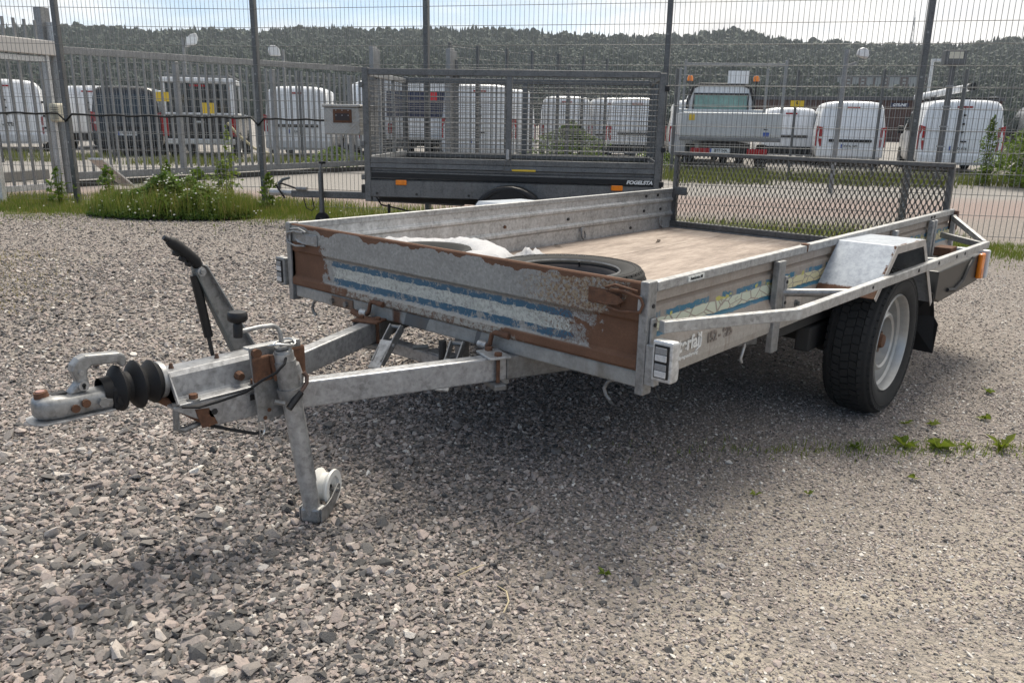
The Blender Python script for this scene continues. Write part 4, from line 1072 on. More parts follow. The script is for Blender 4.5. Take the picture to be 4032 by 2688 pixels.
MB().tube([(.06, .10, .40), (.12, .05, .33), (.3, .03, .30), (.55, .03, .24)], .008, 6).build('hanging_cable', RUBBER, ct, smooth=60)
MB().cyl((.20, .04, .25), (.20, .04, .34), .014, 8).build('rubber_stop', RUBBER, ct)
cb('front_light', DARK, -.06, -.02, -.02, .06, .45, .53)
# chequer plate toolbox on the drawbar
tb = thing('toolbox', 'chequer plate metal toolbox with rusty lock plate on the cage trailer drawbar', 'toolbox', tuple(ct.matrix_basis @ V((-.42, .86, .96)) if False else (3.167 + .5854 * -.33 - -.8108 * .86, 5.299 + -.8108 * -.33 + .5854 * .86, .965)), R_(-54.17))
tb.location = (3.167 + .5854 * -.33 + .8108 * .86, 5.299 - .8108 * -.33 + .5854 * .86, .965)
CHK = M('chequer_plate', .4, .3)
cv = CHK.scaled((1, 1, 1)); cx_, cy_, cz_ = CHK.xyz()
wv1 = ((cx_ + cz_) * 160)._op('SINE'); wv2 = ((cx_ - cz_) * 160)._op('SINE'); chk = (((cx_ * 40)._op('SINE') * (cz_ * 40)._op('SINE'))).ss(-.1, .1)
hgt = CHK.mix(chk, (0, 0, 0), (1, 1, 1)); h2 = wv1.ss(.2, .8) * CHK.gray(hgt) + wv2.ss(.2, .8) * (1 - CHK.gray(hgt))
CHK.color(CHK.mix(CHK.noise(7, 5, .7).ss(.5, .7) * .45, (.36, .35, .33), (.20, .16, .10))); CHK.bump(h2, .8, .006)
MB().box(-.265, .12, -.35, .35, .03, .305).build('box_body', CHK.mat, tb, bevel=.012)
MB().box(-.28, .135, -.365, .365, .305, .335).build('lid', CHK.mat, tb, bevel=.01)
lk = MB().box(-.165, .035, -.357, -.349, .15, .285).build('lock_plate', RUST, tb, bevel=.012)
MB().box(-.14, .01, -.361, -.357, .175, .245).build('lock_recess', plain('dark_lock', (.03, .02, .02), .6), lk)
mb = MB()
for x in (-.13, -.065, 0):
    for z in (.225, .275): mb.cyl((x, -.357, z), (x, -.364, z), .006, 6)
mb.build('rivet', GALV_L, lk)
for x in (-.18, .04): MB().beam((x, .10, -.58), (x, .10, .03), .04, .04).build('bracket', CAGE_P, tb)

# ------------------------------------------------------------------ main trailer
tr_ = thing('flatbed_trailer', 'old galvanised open trailer with rusty striped front panel and mesh tailgate', 'trailer', (0, 0, 0))
W, LT, ZD, ZT = 1.79, 3.09, .467, .732
def pb(name, mat, *a, bv=.003, parent=None): return MB().box(*a).build(name, mat, parent or tr_, bevel=bv)
# front panel: galvanised with rust, flaking blue and white stripes
def panel_mat():
    m = M('rusty_striped_panel', .55, .15); x, y, z = m.xyz()
    n1 = m.noise(22, 7, .68); n2 = m.noise(90, 5, .7); n3 = m.noise(7, 5, .6); sp = m.gray(m.voro(110, outp='Color'))
    g = m.ramp(n3 * .35 + n2 * .35 + sp * .3, (.3, (.185, .182, .172)), (.55, (.27, .268, .255)), (.75, (.35, .345, .33)))
    pl = m.ramp(n2 * .5 + sp * .5, (.3, (.32, .33, .30)), (.6, (.48, .49, .45)))
    wob = (n1 - .5)
    # paint stripes
    iny = (y + wob * .28).ss(.27, .31) * (y + wob * .22).ss(1.50, 1.46)
    white = (z + wob * .012).ss(.536, .540) * (z + wob * .012).ss(.588, .584) * iny
    flake = m.voro(62, feature='SMOOTH_F1').ss(.46, .60); fl2 = m.noise(60, 6, .8).ss(.50, .58)
    white = white * (1 - fl2 * .8)
    edge = m.noise(26, 6, .7)
    b1 = (z + (edge - .5) * .022).ss(.583, .584) * (z + (edge - .5) * .034).ss(.607, .605)
    b2 = (z + (edge - .5) * .020).ss(.513, .515) * (z + (edge - .5) * .012).ss(.540, .539)
    bl = b1.max(b2 * m.noise(11, 6, .75).ss(.43, .46)) * (y + (edge - .5) * .2).ss(.27, .28) * (y + (edge - .5) * .2).ss(1.50, 1.49) * (1 - m.noise(34, 6, .78).ss(.555, .58))
    bluec = m.mix(n1, (.028, .075, .125), (.045, .125, .195))
    c = m.mix(white, g, pl)
    low = z.ss(.515, .505)
    c = m.mix(low * .7, c, (.33, .315, .275))
    c = m.mix(bl, c, bluec)
    # rust: both ends, along the bottom lip, along the top fold
    jag = m.noise(16, 8, .72) - .5; jag2 = m.noise(45, 7, .75) - .5
    right = (y + jag * .42 + jag2 * .28).ss(.235, .215) * (z - (y * .0)).ss(.725, .60).max((z + jag * .05).ss(.690, .70))
    right = (y + jag * .42 + jag2 * .3 + z.ss(.56, .70) * .115).ss(.24, .215)
    left = (y + jag * .20 + jag2 * .18).ss(1.535, 1.555) * (z + jag * .03).ss(.665, .655)
    lip = z.ss(.512, .506) * ((y + jag * .75).ss(.60, .52).max((y + jag * .6).ss(1.36, 1.46)) + jag2 * .9 * (y.ss(.4, .8)) * y.ss(1.5, 1.2))
    prof = m.noise(3.1, 4, .6, m.scaled((0, 1, 0)))
    topd = (z + (prof - .5) * .17 + jag * .035).ss(.716, .7175)
    topz = z.ss(.7235, .7255)
    speck = (m.noise(110, 5, .8) + (y.ss(.62, .2) * .12)).ss(.60, .67) * (y.ss(.70, .30).max(y.ss(1.36, 1.5))) * .8
    lips = z.ss(.510, .500) * m.noise(60, 6, .8).ss(.47, .56) * .85
    rmask = right.max(left).max(lip).max(topd).max(topz).max(speck).max(lips).max(0).min(1)
    halo = (m.noise(70, 6, .75) + (y.ss(.62, .24)) * .16).ss(.60, .68) * y.ss(.60, .36) * z.ss(.60, .64)
    c = m.mix(halo * .7, c, (.26, .17, .075))
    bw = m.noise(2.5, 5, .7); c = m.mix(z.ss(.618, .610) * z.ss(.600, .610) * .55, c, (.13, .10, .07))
    # rust is nearly flat brown here
    r = m.ramp(m.noise(10, 6, .65) * .6 + m.noise(130, 4, .7) * .4, (.3, (.098, .048, .027)), (.55, (.140, .070, .040)), (.75, (.195, .105, .062)))
    c = m.mix(rmask, c, r)
    m.color(c); m.rough(rmask * .35 + .5); m.bump(rmask * -.6 + n2 * .25 + white * .2 + bl * .5, .5, .003)
    return m.mat
prof = [(.022, .716), (.020, .7285), (.003, .731), (-.001, .7265), (-.001, .622), (.009, .611), (.009, .516), (-.007, .504), (-.008, .482), (-.002, .474), (.010, .473)]
mb = MB()
ny = 24
for i in range(ny):     # slightly wavy sheet
    pass
mb.sheet([(a, .030, b) for a, b in prof], (0, 1.730, 0), (.004, 0, 0))
fp = mb.build('front_panel', panel_mat(), tr_, bevel=.0015)
def beam_mat():
    m = M('patched_galvanised_beam', .55, .2); x, y, z = m.xyz(); n = m.noise(9, 6, .65); f = m.noise(60, 5, .7)
    c = m.ramp(n * .55 + f * .45, (.32, (.19, .188, .175)), (.5, (.285, .28, .265)), (.7, (.38, .375, .355)))
    e = (n - .5) * .03 + (z - .44) * .35
    grey = (y + e).ss(.930, .934) * (y + e).ss(1.055, 1.05); grey = grey.max((y + e).ss(.664, .667) * (y + e).ss(.690, .686))
    c = m.mix(grey, c, m.mix(f, (.105, .108, .11), (.15, .15, .15)))
    st = m.noise(5, 6, .7, m.scaled((1, 1, .2))).ss(.54, .68); c = m.mix(st * .5, c, (.13, .10, .07))
    rr = ((y - 1.10).abs() + n * .1).ss(.085, .06); c = m.mix(rr, c, rust_col(m, 40)); m.color(c); m.bump(f, .15, .003); return m.mat
pb('front_beam', beam_mat(), .006, .055, .030, 1.760, .420, .4705, bv=.006)
RB = plain('rust_stain_plate', (.15, .10, .07), .85, nz=.35, sc=30)
pb('stiffener_plate', RB, .001, .0055, 1.36, 1.50, .424, .466)
for y in (1.49, 1.40): MB().cyl((.001, y, .445), (-.010, y, .445), .011, 6).build('bolt', GALV_D, tr_)
rsm = M('rust_bloom', .9); rsm.color(rust_col(rsm, 30))
# corner posts of the front
for y0, y1 in ((.0, .029), (1.761, 1.79)):
    po = pb('corner_post', GALV, -.010, .036, y0, y1, .405, .736, bv=.004)
    yo = y0 if y0 < 1 else y1
    s_ = -1 if y0 < 1 else 1
    for z in (.665,): MB().cyl((.018, yo, z), (.018, yo + s_ * .003, z), .006, 10).build('bolt_hole', INK, po)
# near side: pressed sheet with flaking paint band
def side_mat():
    m = M('side_sheet', .5, .1); x, y, z = m.xyz()
    n = m.noise(12, 6, .65); f = m.noise(80, 5, .7); n5 = m.noise(26, 6, .7)
    g = m.ramp(n * .5 + f * .5, (.3, (.215, .185, .16)), (.55, (.31, .27, .235)), (.75, (.40, .355, .315)))
    g = m.mix(z.ss(.545, .525) * .8, g, m.ramp(f, (.3, (.32, .295, .265)), (.7, (.44, .415, .38))))
    st = m.noise(8, 6, .7, m.scaled((2.2, 1, .25)))
    g = m.mix(st.ss(.52, .70) * .7, g, (.215, .165, .13))
    dx = (m.noise(7, 4, .6, m.scaled((1, 0, 0))) - .5) * .035
    zz = z + dx * .6
    cre = zz.ss(.580, .582) * zz.ss(.621, .619)
    cr = m.voro(14, m.scaled((1.0, 1, 2.4)), 'DISTANCE_TO_EDGE').ss(.04, .055)
    cre = cre * (cr * .9 + .1) * (1 - (n5.ss(.63, .65)))
    crc = m.mix(x.ss(.75, 1.1), (.52, .56, .46), (.60, .55, .34))
    jag = (n5 - .5) * .03
    bt = (zz + jag).ss(.621, .622) * (zz + jag).ss(.640, .638) * m.noise(6, 4, .6, m.scaled((1, 0, 0))).ss(.44, .50)
    bb = (zz + jag * .3).ss(.566, .567) * (zz + jag * .4).ss(.581, .580)
    tq = m.mix(n5, (.02, .16, .20), (.05, .13, .26))
    c = m.mix(cre, g, crc); c = m.mix(bt.max(bb) * (1 - m.noise(50, 5, .75).ss(.58, .6) * .5), c, tq)
    yel = (zz + jag).ss(.617, .62) * (zz + jag).ss(.633, .630) * m.noise(30, 4, .6).ss(.55, .6); c = m.mix(yel, c, (.45, .42, .10))
    gro = (z - .6625).abs().ss(.010, .003); c = m.mix(gro * .45, c, (.16, .115, .085))
    m.color(c); m.bump(f * .3 + cre * .6, .35, .003); return m.mat
SM = side_mat()
prof = [(.012, .706), (.012, .672), (.021, .665), (.021, .660), (.012, .653), (.013, .574), (.010, .566), (-.006, .535), (-.008, .470), (-.004, .446), (.02, .441)]
MB().sheet([(.036, a, b) for a, b in prof], (3.03, 0, 0), (0, .004, 0)).build('side_panel', SM, tr_, bevel=.0015)
pb('side_rail', GALV_L, .036, 1.066, -.002, .026, .704, .732, bv=.003); pb('side_rail', GALV_L, 1.074, 3.085, -.002, .026, .705, .733, bv=.003)
jc = pb('rail_joint', RUST, 1.055, 1.085, -.004, .020, .7325, .737, bv=.002); pb('rail_joint', RUST, 1.064, 1.076, -.0035, .02, .708, .731)
for x0, x1, zb in ((.795, .850, .372), (2.055, 2.085, .445), (2.635, 2.665, .445), (2.690, 2.715, .445), (3.055, 3.085, .40)):
    sp = MB(); sp.box(x0, x1, -.020, .004, zb, .703)
    sp.build('side_post', GALV if x0 < 1 else GALV_L, tr_, bevel=.003)
fl = pb('post_flange', GALV, .850, .872, -.024, -.012, .53, .645); 
for z in (.55, .625): MB().cyl((.861, -.024, z), (.861, -.027, z), .006, 10).build('bolt_hole', INK, fl)
fl = pb('post_flange', GALV_R, .004, .034, -.008, -.0005, .485, .632)
for z in (.505, .612): MB().cyl((.019, -.008, z), (.019, -.011, z), .006, 10).build('bolt_hole', INK, fl)
for x in (2.645, 2.70): MB().cyl((x, -.002, .72), (x, -.006, .72), .008, 10).build('bolt_hole', INK, tr_)
MB().cyl((1.0, .01, .525), (1.0, -.02, .525), .008, 10).build('bolt', STEEL_G, tr_); MB().cyl((1.0, -.004, .525), (1.0, -.010, .525), .014, 6).build('nut', GALV_D, tr_)
# lettering on the near side
LETTER = plain('worn_white_lettering', (.70, .70, .68), .6, nz=.08)
FADED = plain('faded_lettering', (.20, .17, .15), .6, nz=.2)
text('Interfail', .060, (.205, -.0095, .520), (R_(90), 0, 0), LETTER, tr_, 'side_lettering', bold=.0016, sx=1.0)
text('Släpvagnsuthyrning', .016, (.215, -.0095, .483), (R_(90), 0, 0), LETTER, tr_, 'side_lettering', bold=.0004, sx=1.0)
text('152 - 925', .046, (.415, -.0095, .513), (R_(90), 0, 0), FADED, tr_, 'phone_number', bold=.0012, sx=.95)
MB().tube([(.272, -.009, .545), (.292, -.009, .525), (.288, -.009, .500), (.262, -.009, .488)], [.002, .004, .004, .001], 6).build('lettering_swoosh', LETTER, tr_)
MB().box(.196, .290, -.0045, -.0018, .711, .726).build('sticker', plain('sticker_white', (.62, .63, .60), .5, nz=.12, sc=90), tr_)
text('AutoService AB', .0135, (.243, -.0052, .7185), (R_(90), 0, 0), INK, tr_, 'sticker_lettering', sx=.82)
# far side, seen from inside
prof = [(1.770, .712), (1.770, .672), (1.757, .663), (1.757, .650), (1.770, .641), (1.770, .578), (1.756, .568), (1.756, .553), (1.770, .543), (1.770, .440)]
MB().sheet([(.036, a, b) for a, b in prof], (3.03, 0, 0), (0, .004, 0)).build('side_panel', galv('pale_inner_zinc', .46, dirt=.15), tr_, bevel=.002)
pb('side_rail', GALV_L, .036, 3.085, 1.764, 1.790, .705, .732)
for x, z in ((.75, .575), (1.33, .606), (1.885, .606), (2.717, .695), (2.70, .60), (2.903, .60), (2.86, .695), (2.55, .50)):
    MB().cyl((x, 1.770, z), (x, 1.762, z), .009, 8).build('bolt', RUST if x < 1.5 else DARK, tr_)
for x in (2.02, 2.90):
    rg = MB(); rg.tube([(x + .018 * math.cos(a), 1.752 + .006 * math.sin(a), .505 + .028 * math.sin(a)) for a in np.linspace(0, 6.283, 17)], .005, 6, False)
    ro = rg.build('tie_ring', GALV_D, tr_, smooth=60); MB().box(x - .016, x + .016, 1.752, 1.770, .522, .548).build('ring_bracket', GALV_L, ro, bevel=.004)
# deck boards
def deck_mat():
    m = M('worn_plywood', .8); P = m.co(); n = m.noise(5, 6, .7, m.scaled((.45, 2.2, 1))); f = m.noise(34, 6, .75, m.scaled((.3, 2.2, 1)))
    b = m.noise(2.2, 5, .65)
    c = m.ramp(n * .45 + f * .35 + b * .2, (.36, (.11, .085, .068)), (.48, (.24, .19, .155)), (.58, (.37, .305, .255)), (.72, (.50, .43, .37)))
    c = m.mix(m.noise(60, 5, .8, m.scaled((.4, 2.5, 1))).ss(.66, .72) * .5, c, (.62, .55, .47))
    c = m.mix(m.noise(8, 5, .7).ss(.62, .75) * .6, c, (.07, .055, .045))
    m.color(c); m.bump(f, .4, .004); return m.mat
DM = deck_mat()
pb('deck_board', DM, .06, 3.03, .032, 1.288, .449, .467, bv=.002); pb('deck_board', DM, .06, 3.03, 1.2945, 1.766, .449, .4665, bv=.002)
# tailgate of expanded metal
tg_x = 3.05
tgo = bpy.data.objects.new('tailgate', None); COL.objects.link(tgo); tgo.parent = tr_
TGM = galv('weathered_tailgate_steel', .10, dirt=.3)
def tgb(n, *a): return MB().box(*a).build(n, TGM, tgo, bevel=.003, seg=1)
tgb('top_bar', tg_x - .018, tg_x + .018, .022, 1.768, .955, .980); tgb('bottom_bar', tg_x - .020, tg_x + .022, .022, 1.764, .476, .512)
tgb('end_bar', tg_x - .004, tg_x + .03, .022, .052, .512, .955); tgb('end_bar', tg_x - .004, tg_x + .03, 1.738, 1.768, .512, .955)
tgb('lock_plate', tg_x - .012, tg_x - .004, 1.655, 1.745, .690, .745)
nc = 116; p_ = (1.755 - .035) / nc; rows = 8; h_ = (.957 - .508) / rows; mb = MB()
for i in range(nc):
    yc = .035 + p_ * (i + .5); vs, fs = [], []; d = 1 if i % 2 else -1
    for j in range(rows * 6 + 1):
        z = .508 + h_ * j / 6; ph = (j / 6 + (.5 if i % 2 else 0)) % 1
        tri = 1 - abs(ph * 2 - 1) * 2           # -1..1
        tri = max(-.82, min(.82, tri * 1.25)) / .82
        y = yc + tri * p_ * .42
        wv = .0036 + .0013 * abs(tri); dp = .0065
        vs += [(tg_x - dp, y - wv - .0015, z), (tg_x - dp + .002, y - wv + .001, z), (tg_x + dp, y + wv + .0015, z), (tg_x + dp - .002, y + wv - .001, z)]
    for j in range(rows * 6):
        for k in range(4): fs.append((j * 4 + k, j * 4 + (k + 1) % 4, j * 4 + 4 + (k + 1) % 4, j * 4 + 4 + k))
    mb.add(vs, fs)
mb.build('mesh_infill', TGM, tgo)
RW = plain('rusty_brown_block', (.10, .052, .035), .85, nz=.2)
pb('rear_stop', RW, 3.075, 3.105, -.022, .018, .62, .725)
# rub rail with struts round the wheel
RR_ = GALV_L
P0, P1, P2 = V((.016, -.032, .612)), V((.470, -.228, .608)), V((2.745, -.252, .598))
MB().beam(P0, P1 + (P1 - P0).normalized() * .004, .026, .034).build('rub_rail', RR_, tr_, bevel=.003); MB().beam(P1, P2, .026, .034).build('rub_rail', RR_, tr_, bevel=.003)
MB().beam((3.05, -.012, .686), P2 + V((0, .01, .004)), .020, .030).build('rear_strut', RR_, tr_, bevel=.003); MB().beam((2.86, -.01, .612), P2 + V((-.03, .02, 0)), .024, .030).build('rear_strut', GALV, tr_, bevel=.003)
MB().cyl((.858, -.012, .585), (.955, -.220, .602), .0145, 14).build('side_strut', GALV, tr_, smooth=40); MB().cyl((1.92, -.01, .585), (2.02, -.235, .595), .0145, 14).build('side_strut', GALV, tr_, smooth=40)
for t_ in (.27, .50, .62, .74, .80):
    p = P1 + (P2 - P1) * t_; MB().cyl(p + V((0, -.0125, .002)), p + V((0, -.0155, .002)), .0075 if t_ > .4 else .006, 10).build('bolt_hole', INK, tr_)
# mudguard
def guard_mat():
    m = M('mudguard_sheet', .45, .35); x, y, z = m.xyz(); n = m.noise(16, 6, .65); sp = m.noise(60, 4, .7)
    c = m.ramp(n * .5 + sp * .5, (.32, (.22, .24, .275)), (.5, (.33, .36, .40)), (.70, (.46, .49, .52)))
    j = m.noise(40, 7, .7) - .5
    r = (z + j * .030 + (x * .0)).ss(.578, .570) * x.ss(1.5, 1.4)
    r = r.max((y + j * .02).ss(-.214, -.219) * (m.noise(9, 6, .7)).ss(.5, .55))
    c = m.mix(r, c, rust_col(m, 35)); m.color(c); m.rough(r * .4 + .42); return m.mat
GM = guard_mat()
gp_ = [(1.185, .545), (1.375, .724), (1.735, .716), (1.985, .415)]
gi_ = [(1.980, .412), (1.732, .711), (1.377, .719), (1.189, .542)]
MB().prism([(x, -.001, z) for x, z in gp_ + gi_], (0, -.223, 0)).build('mudguard', GM, tr_, bevel=.0015)
lp = [(x, -.2245, z) for x, z in gp_] + [(x, -.2245, z) for x, z in ((1.965, .397), (1.722, .688), (1.388, .692), (1.205, .532))]
MB().prism(lp, (0, -.0035, 0)).build('mudguard_lip', plain('rust_edged_white_lip', (.36, .33, .30), .6, nz=.3, sc=22), tr_, bevel=.001)
MB().prism([(x, 1.79, z) for x, z in gp_ + gi_], (0, .223, 0)).build('mudguard', GM, tr_, bevel=.0015)
mf = [(2.035, .46), (2.035, .165), (2.10, .155), (2.12, .30), (2.075, .33), (2.06, .46)]
MB().prism([(1.99, -.03, .45), (1.99, -.225, .45), (2.06, -.228, .33), (2.06, -.248, .30), (2.07, -.242, .160), (2.07, -.03, .165)], (.006, 0, 0)).build('mud_flap', RUBBER, tr_)
# wheels with treaded tyres
def tyre(parent, o, ax, r, wd, rim_r, blocks=True, name='tyre'):
    o, ax = V(o), V(ax); h = wd / 2
    pr_ = [(rim_r, -h * .72), (rim_r + .012, -h * .86), (r * .80, -h), (r * .90, -h * .97), (r * .965, -h * .84), (r * .978, -h * .76), (r * .978, h * .76), (r * .965, h * .84), (r * .90, h * .97), (r * .80, h), (rim_r + .012, h * .86), (rim_r, h * .72), (rim_r, 0)]
    ty_ = MB().lathe(pr_, o, ax, 64, True).build(name, TYRE_M, parent, smooth=40)
    if blocks:
        mb = MB(); a0 = ax.cross(V((0, 0, 1)) if abs(ax.z) < .9 else V((1, 0, 0))).normalized(); b0 = ax.cross(a0)
        nb_ = 56
        for row, (t0, t1, sk, ph) in enumerate(((-.98, -.54, .25, 0), (-.50, -.20, .6, .4), (-.17, .17, -.5, .1), (.20, .50, .6, .7), (.54, .98, .25, .5))):
            for k in range(nb_):
                vs = []
                for rr in (r * .965, r):
                    for (u, t) in ((0, t0), (.80, t0), (.80, t1), (0, t1)):
                        th = 2 * math.pi * (k + ph + u + sk * (t - t0)) / nb_; rq = rr - (.020 if abs(t) > .9 else 0)
                        vs.append(o + (a0 * math.cos(th) + b0 * math.sin(th)) * rq + ax * (t * h))
                mb.add(vs, [(4, 5, 6, 7), (0, 1, 5, 4), (1, 2, 6, 5), (2, 3, 7, 6), (3, 0, 4, 7)])
        mb.build('tread', TYRE_M, ty_, kind='stuff')
        mb = MB()
        for rr in (r * .86, r * .925): mb.lathe([(rr - .0025, h * .975), (rr, h * 1.0), (rr + .0025, h * .965)], o, ax, 64)
        mb.build('sidewall_rib', TYRE_M, ty_, smooth=60)
    return ty_
def road_wheel(y, s_):
    we = bpy.data.objects.new('wheel', None); COL.objects.link(we); we.parent = tr_; we.location = (1.545, y, .3045)
    tyre(we, (0, 0, 0), (0, s_, 0), .3045, .188, .195)
    RM = plain('silver_rim_paint', (.36, .355, .34), .36, .35, nz=.14, sc=22)
    rim = MB().lathe([(.196, -.07), (.200, .062), (.204, .076), (.199, .084), (.193, .078), (.188, .050), (.178, .042), (.172, .002), (.152, -.016), (.142, -.012), (.134, .020), (.122, .046), (.110, .052), (.101, .046), (.092, .004), (.082, -.018), (0, -.018)], (0, 0, 0), (0, s_, 0), 64).build('rim', RM, we, smooth=40)
    rim.parent = we
    MB().lathe([(.0, .050), (.026, .048), (.031, .036), (.033, -.004)], (0, 0, 0), (0, s_, 0), 20).build('hub_cap', RUST, we, smooth=40)
    for k in range(5):
        a_ = 2 * math.pi * k / 5 + .3
        MB().cyl((.057 * math.cos(a_), -s_ * .02, .057 * math.sin(a_)), (.057 * math.cos(a_), s_ * .022, .057 * math.sin(a_)), .012, 6).build('wheel_bolt', RUST if k % 2 else plain('brown_bolt', (.12, .08, .055), .7), we)
    mb = MB()
    for k in range(8):
        a_ = 2 * math.pi * k / 8
        mb.prism([((r * math.cos(a_ + d_)), s_ * .0215 if r < .14 else s_ * .002, r * math.sin(a_ + d_)) for r, d_ in ((.134, -.10), (.134, .10), (.152, .09), (.152, -.09))], (0, s_ * .003, 0))
    mb.build('vent_slot', INK, we)
    return we
road_wheel(-.128, -1); road_wheel(1.918, 1)
MB().box(1.49, 1.60, -.03, 1.82, .255, .355).build('axle', DARK, tr_, bevel=.01)
MB().cyl((1.545, -.04, .3045), (1.545, .08, .3045), .085, 20).build('brake_drum', DARK, tr_, smooth=40)
MB().beam((1.2, .03, .34), (1.55, .05, .33), .06, .10).build('suspension_arm', DARK, tr_, bevel=.008)
for y in (.35, 1.40): pb('chassis_beam', GALV_D, .055, 3.03, y - .025, y + .025, .40, .447)
for x in (.5, 1.2, 1.95, 2.6): pb('cross_beam', GALV_D, x, x + .04, .04, 1.75, .43, .448)
pb('rear_beam', GALV_D, 3.03, 3.07, .02, 1.77, .42, .474)
pb('side_sill', DARK, .9, 3.0, .012, .05, .40, .440)
# black rear skirt with lamps
MB().prism([(2.12, -.06, .53), (2.12, -.06, .40), (2.20, -.06, .375), (2.90, -.06, .385), (2.93, -.06, .53)], (0, -.145, 0)).build('lamp_box', plain('black_dusty_sheet', (.022, .021, .020), .42, nz=.3, sc=9), tr_, bevel=.006)
al = MB().box(2.835, 2.905, -.228, -.205, .405, .535).build('side_marker', AMBER, tr_, bevel=.008)
MB().box(2.845, 2.895, -.230, -.2275, .405, .455).build('reflector', plain('orange_reflector', (.55, .16, .02), .25), al)
pb('rear_lamp', WHITE_G, 2.935, 2.975, -.235, -.06, .395, .545, bv=.008); pb('rear_lamp_lens', RED_L, 2.975, 2.99, -.225, -.07, .41, .535, bv=.004)
MB().tube([(2.30, -.207, .42), (2.42, -.208, .405), (2.55, -.208, .43), (2.64, -.208, .49), (2.72, -.208, .525)], .011, 6).build('tape_strip', INK, tr_)
pb('rust_bracket', RUST, 2.55, 2.66, -.14, -.06, .54, .585, bv=.004)
# front position lamps
def lamp(y0, y1, mat, s_):
    lb = bpy.data.objects.new('front_lamp', None); COL.objects.link(lb); lb.parent = tr_
    pr_ = [(-.022, .464), (-.022, .584), (.020, .580), (.022, .548), (.014, .530), (.022, .510), (.022, .470), (.012, .464)]
    MB().prism([(x, y0, z) for x, z in pr_], (0, y1 - y0, 0)).build('housing', mat, lb, bevel=.006)
    MB().box(-.026, -.0215, y0 + .009, y1 - .009, .476, .572).build('bezel', BLACK, lb, bevel=.002)
    LN = plain('grey_lamp_lens', (.22, .22, .22), .15, nz=.2, sc=140); LC = plain('clear_lamp_lens', (.50, .49, .48), .12, nz=.2, sc=160)
    for z0, z1, mm in ((.546, .566, LN), (.526, .545, LC), (.500, .519, LN), (.480, .499, LC)):
        MB().box(-.030, -.0255, y0 + .014, y1 - .014, z0, z1).build('lens', mm, lb, bevel=.002)
lamp(-.095, -.030, galv('chipped_white_lamp_paint', .56, dirt=.2), -1); lamp(1.800, 1.862, GALV, 1)
pb('lamp_bracket', GALV_R, -.008, .02, -.034, .0, .44, .56)
MB().tube([(.02, -.02, .43), (.0, -.05, .405), (.005, -.09, .405), (.02, -.112, .425), (.02, -.108, .462)], .0035, 6).build('lamp_cable', RUBBER, tr_, smooth=60)
# latches at both ends of the front panel
def latch(yc, d, mat, z=.672):
    lo = bpy.data.objects.new('panel_latch', None); COL.objects.link(lo); lo.parent = tr_
    MB().box(-.006, -.001, min(yc, yc + d * .115), max(yc, yc + d * .115), z - .023, z + .023).build('latch_plate', mat, lo, bevel=.004)
    mb = MB(); y0, y1, y2 = yc + d * .10, yc + d * .02, yc - d * .075
    mb.prism([(-.006, y0, z - .016), (-.016, yc + d * .05, z - .020), (-.022, yc, z - .013), (-.016, yc - d * .02, z), (-.022, yc, z + .013), (-.016, yc + d * .05, z + .020), (-.006, y0, z + .016)], (.006, 0, 0))
    mb.build('lever', mat, lo, bevel=.002)
    mb = MB(); mb.tube([(-.012, yc + d * .03, z + .026), (-.022, yc - d * .02, z + .030), (-.018, y2, z + .018), (-.016, y2 - d * .008, z), (-.018, y2, z - .022), (-.022, yc - d * .01, z - .030), (-.012, yc + d * .04, z - .026)], .0045, 8)
    mb.build('wire_loop', mat, lo, smooth=60)
    MB().tube([(-.012, yc + d * .05, z + .03), (-.020, yc + d * .01, z + .044), (-.012, yc - d * .06, z + .034)], .004, 8).build('spring_wire', mat, lo, smooth=60)
    MB().box(-.013, -.009, min(y2, y2 + d * .012), max(y2, y2 + d * .012), z - .022, z + .022).build('keeper', GALV_L, lo, bevel=.001)
latch(.095, 1, RUST, .672); latch(1.690, -1, GALV, .676)
# hinge hooks below the panel
for y in (1.227, .588):
    hk = bpy.data.objects.new('panel_catch', None); COL.objects.link(hk); hk.parent = tr_
    MB().tube([(-.014, y + .030, .436), (-.022, y + .012, .436), (-.020, y + .004, .446), (-.016, y + .0, .478), (-.014, y - .014, .487), (-.013, y - .075, .484)], [.008, .008, .008, .008, .009, .011], 8).build('hook', RUST, hk, smooth=60)
    MB().cyl((-.018, y + .055, .436), (-.018, y + .018, .436), .014, 12).build('sleeve', GALV_L, hk, smooth=40)
MB().cyl((-.010, 1.345, .426), (-.016, 1.28, .418), .013, 10).build('rusty_pin', RUST, tr_, smooth=40)
for x, y, z, dx, dy in ((.03, .145, .42, 0, 1), (.626, .006, .44, -1, 0), (.03, 1.66, .42, 0, 1)):
    MB().tube([(x, y - dy * .02, z), (x - .004 - .01 * dx, y + dy * .0, z - .012), (x - .006, y + dy * .012, z - .035), (x - .006 + .01 * dx, y + dy * .004, z - .055), (x - .004, y - dy * .012, z - .068)], .006, 8).build('rope_hook', GALV_L if dx else GALV_D, tr_, smooth=60)
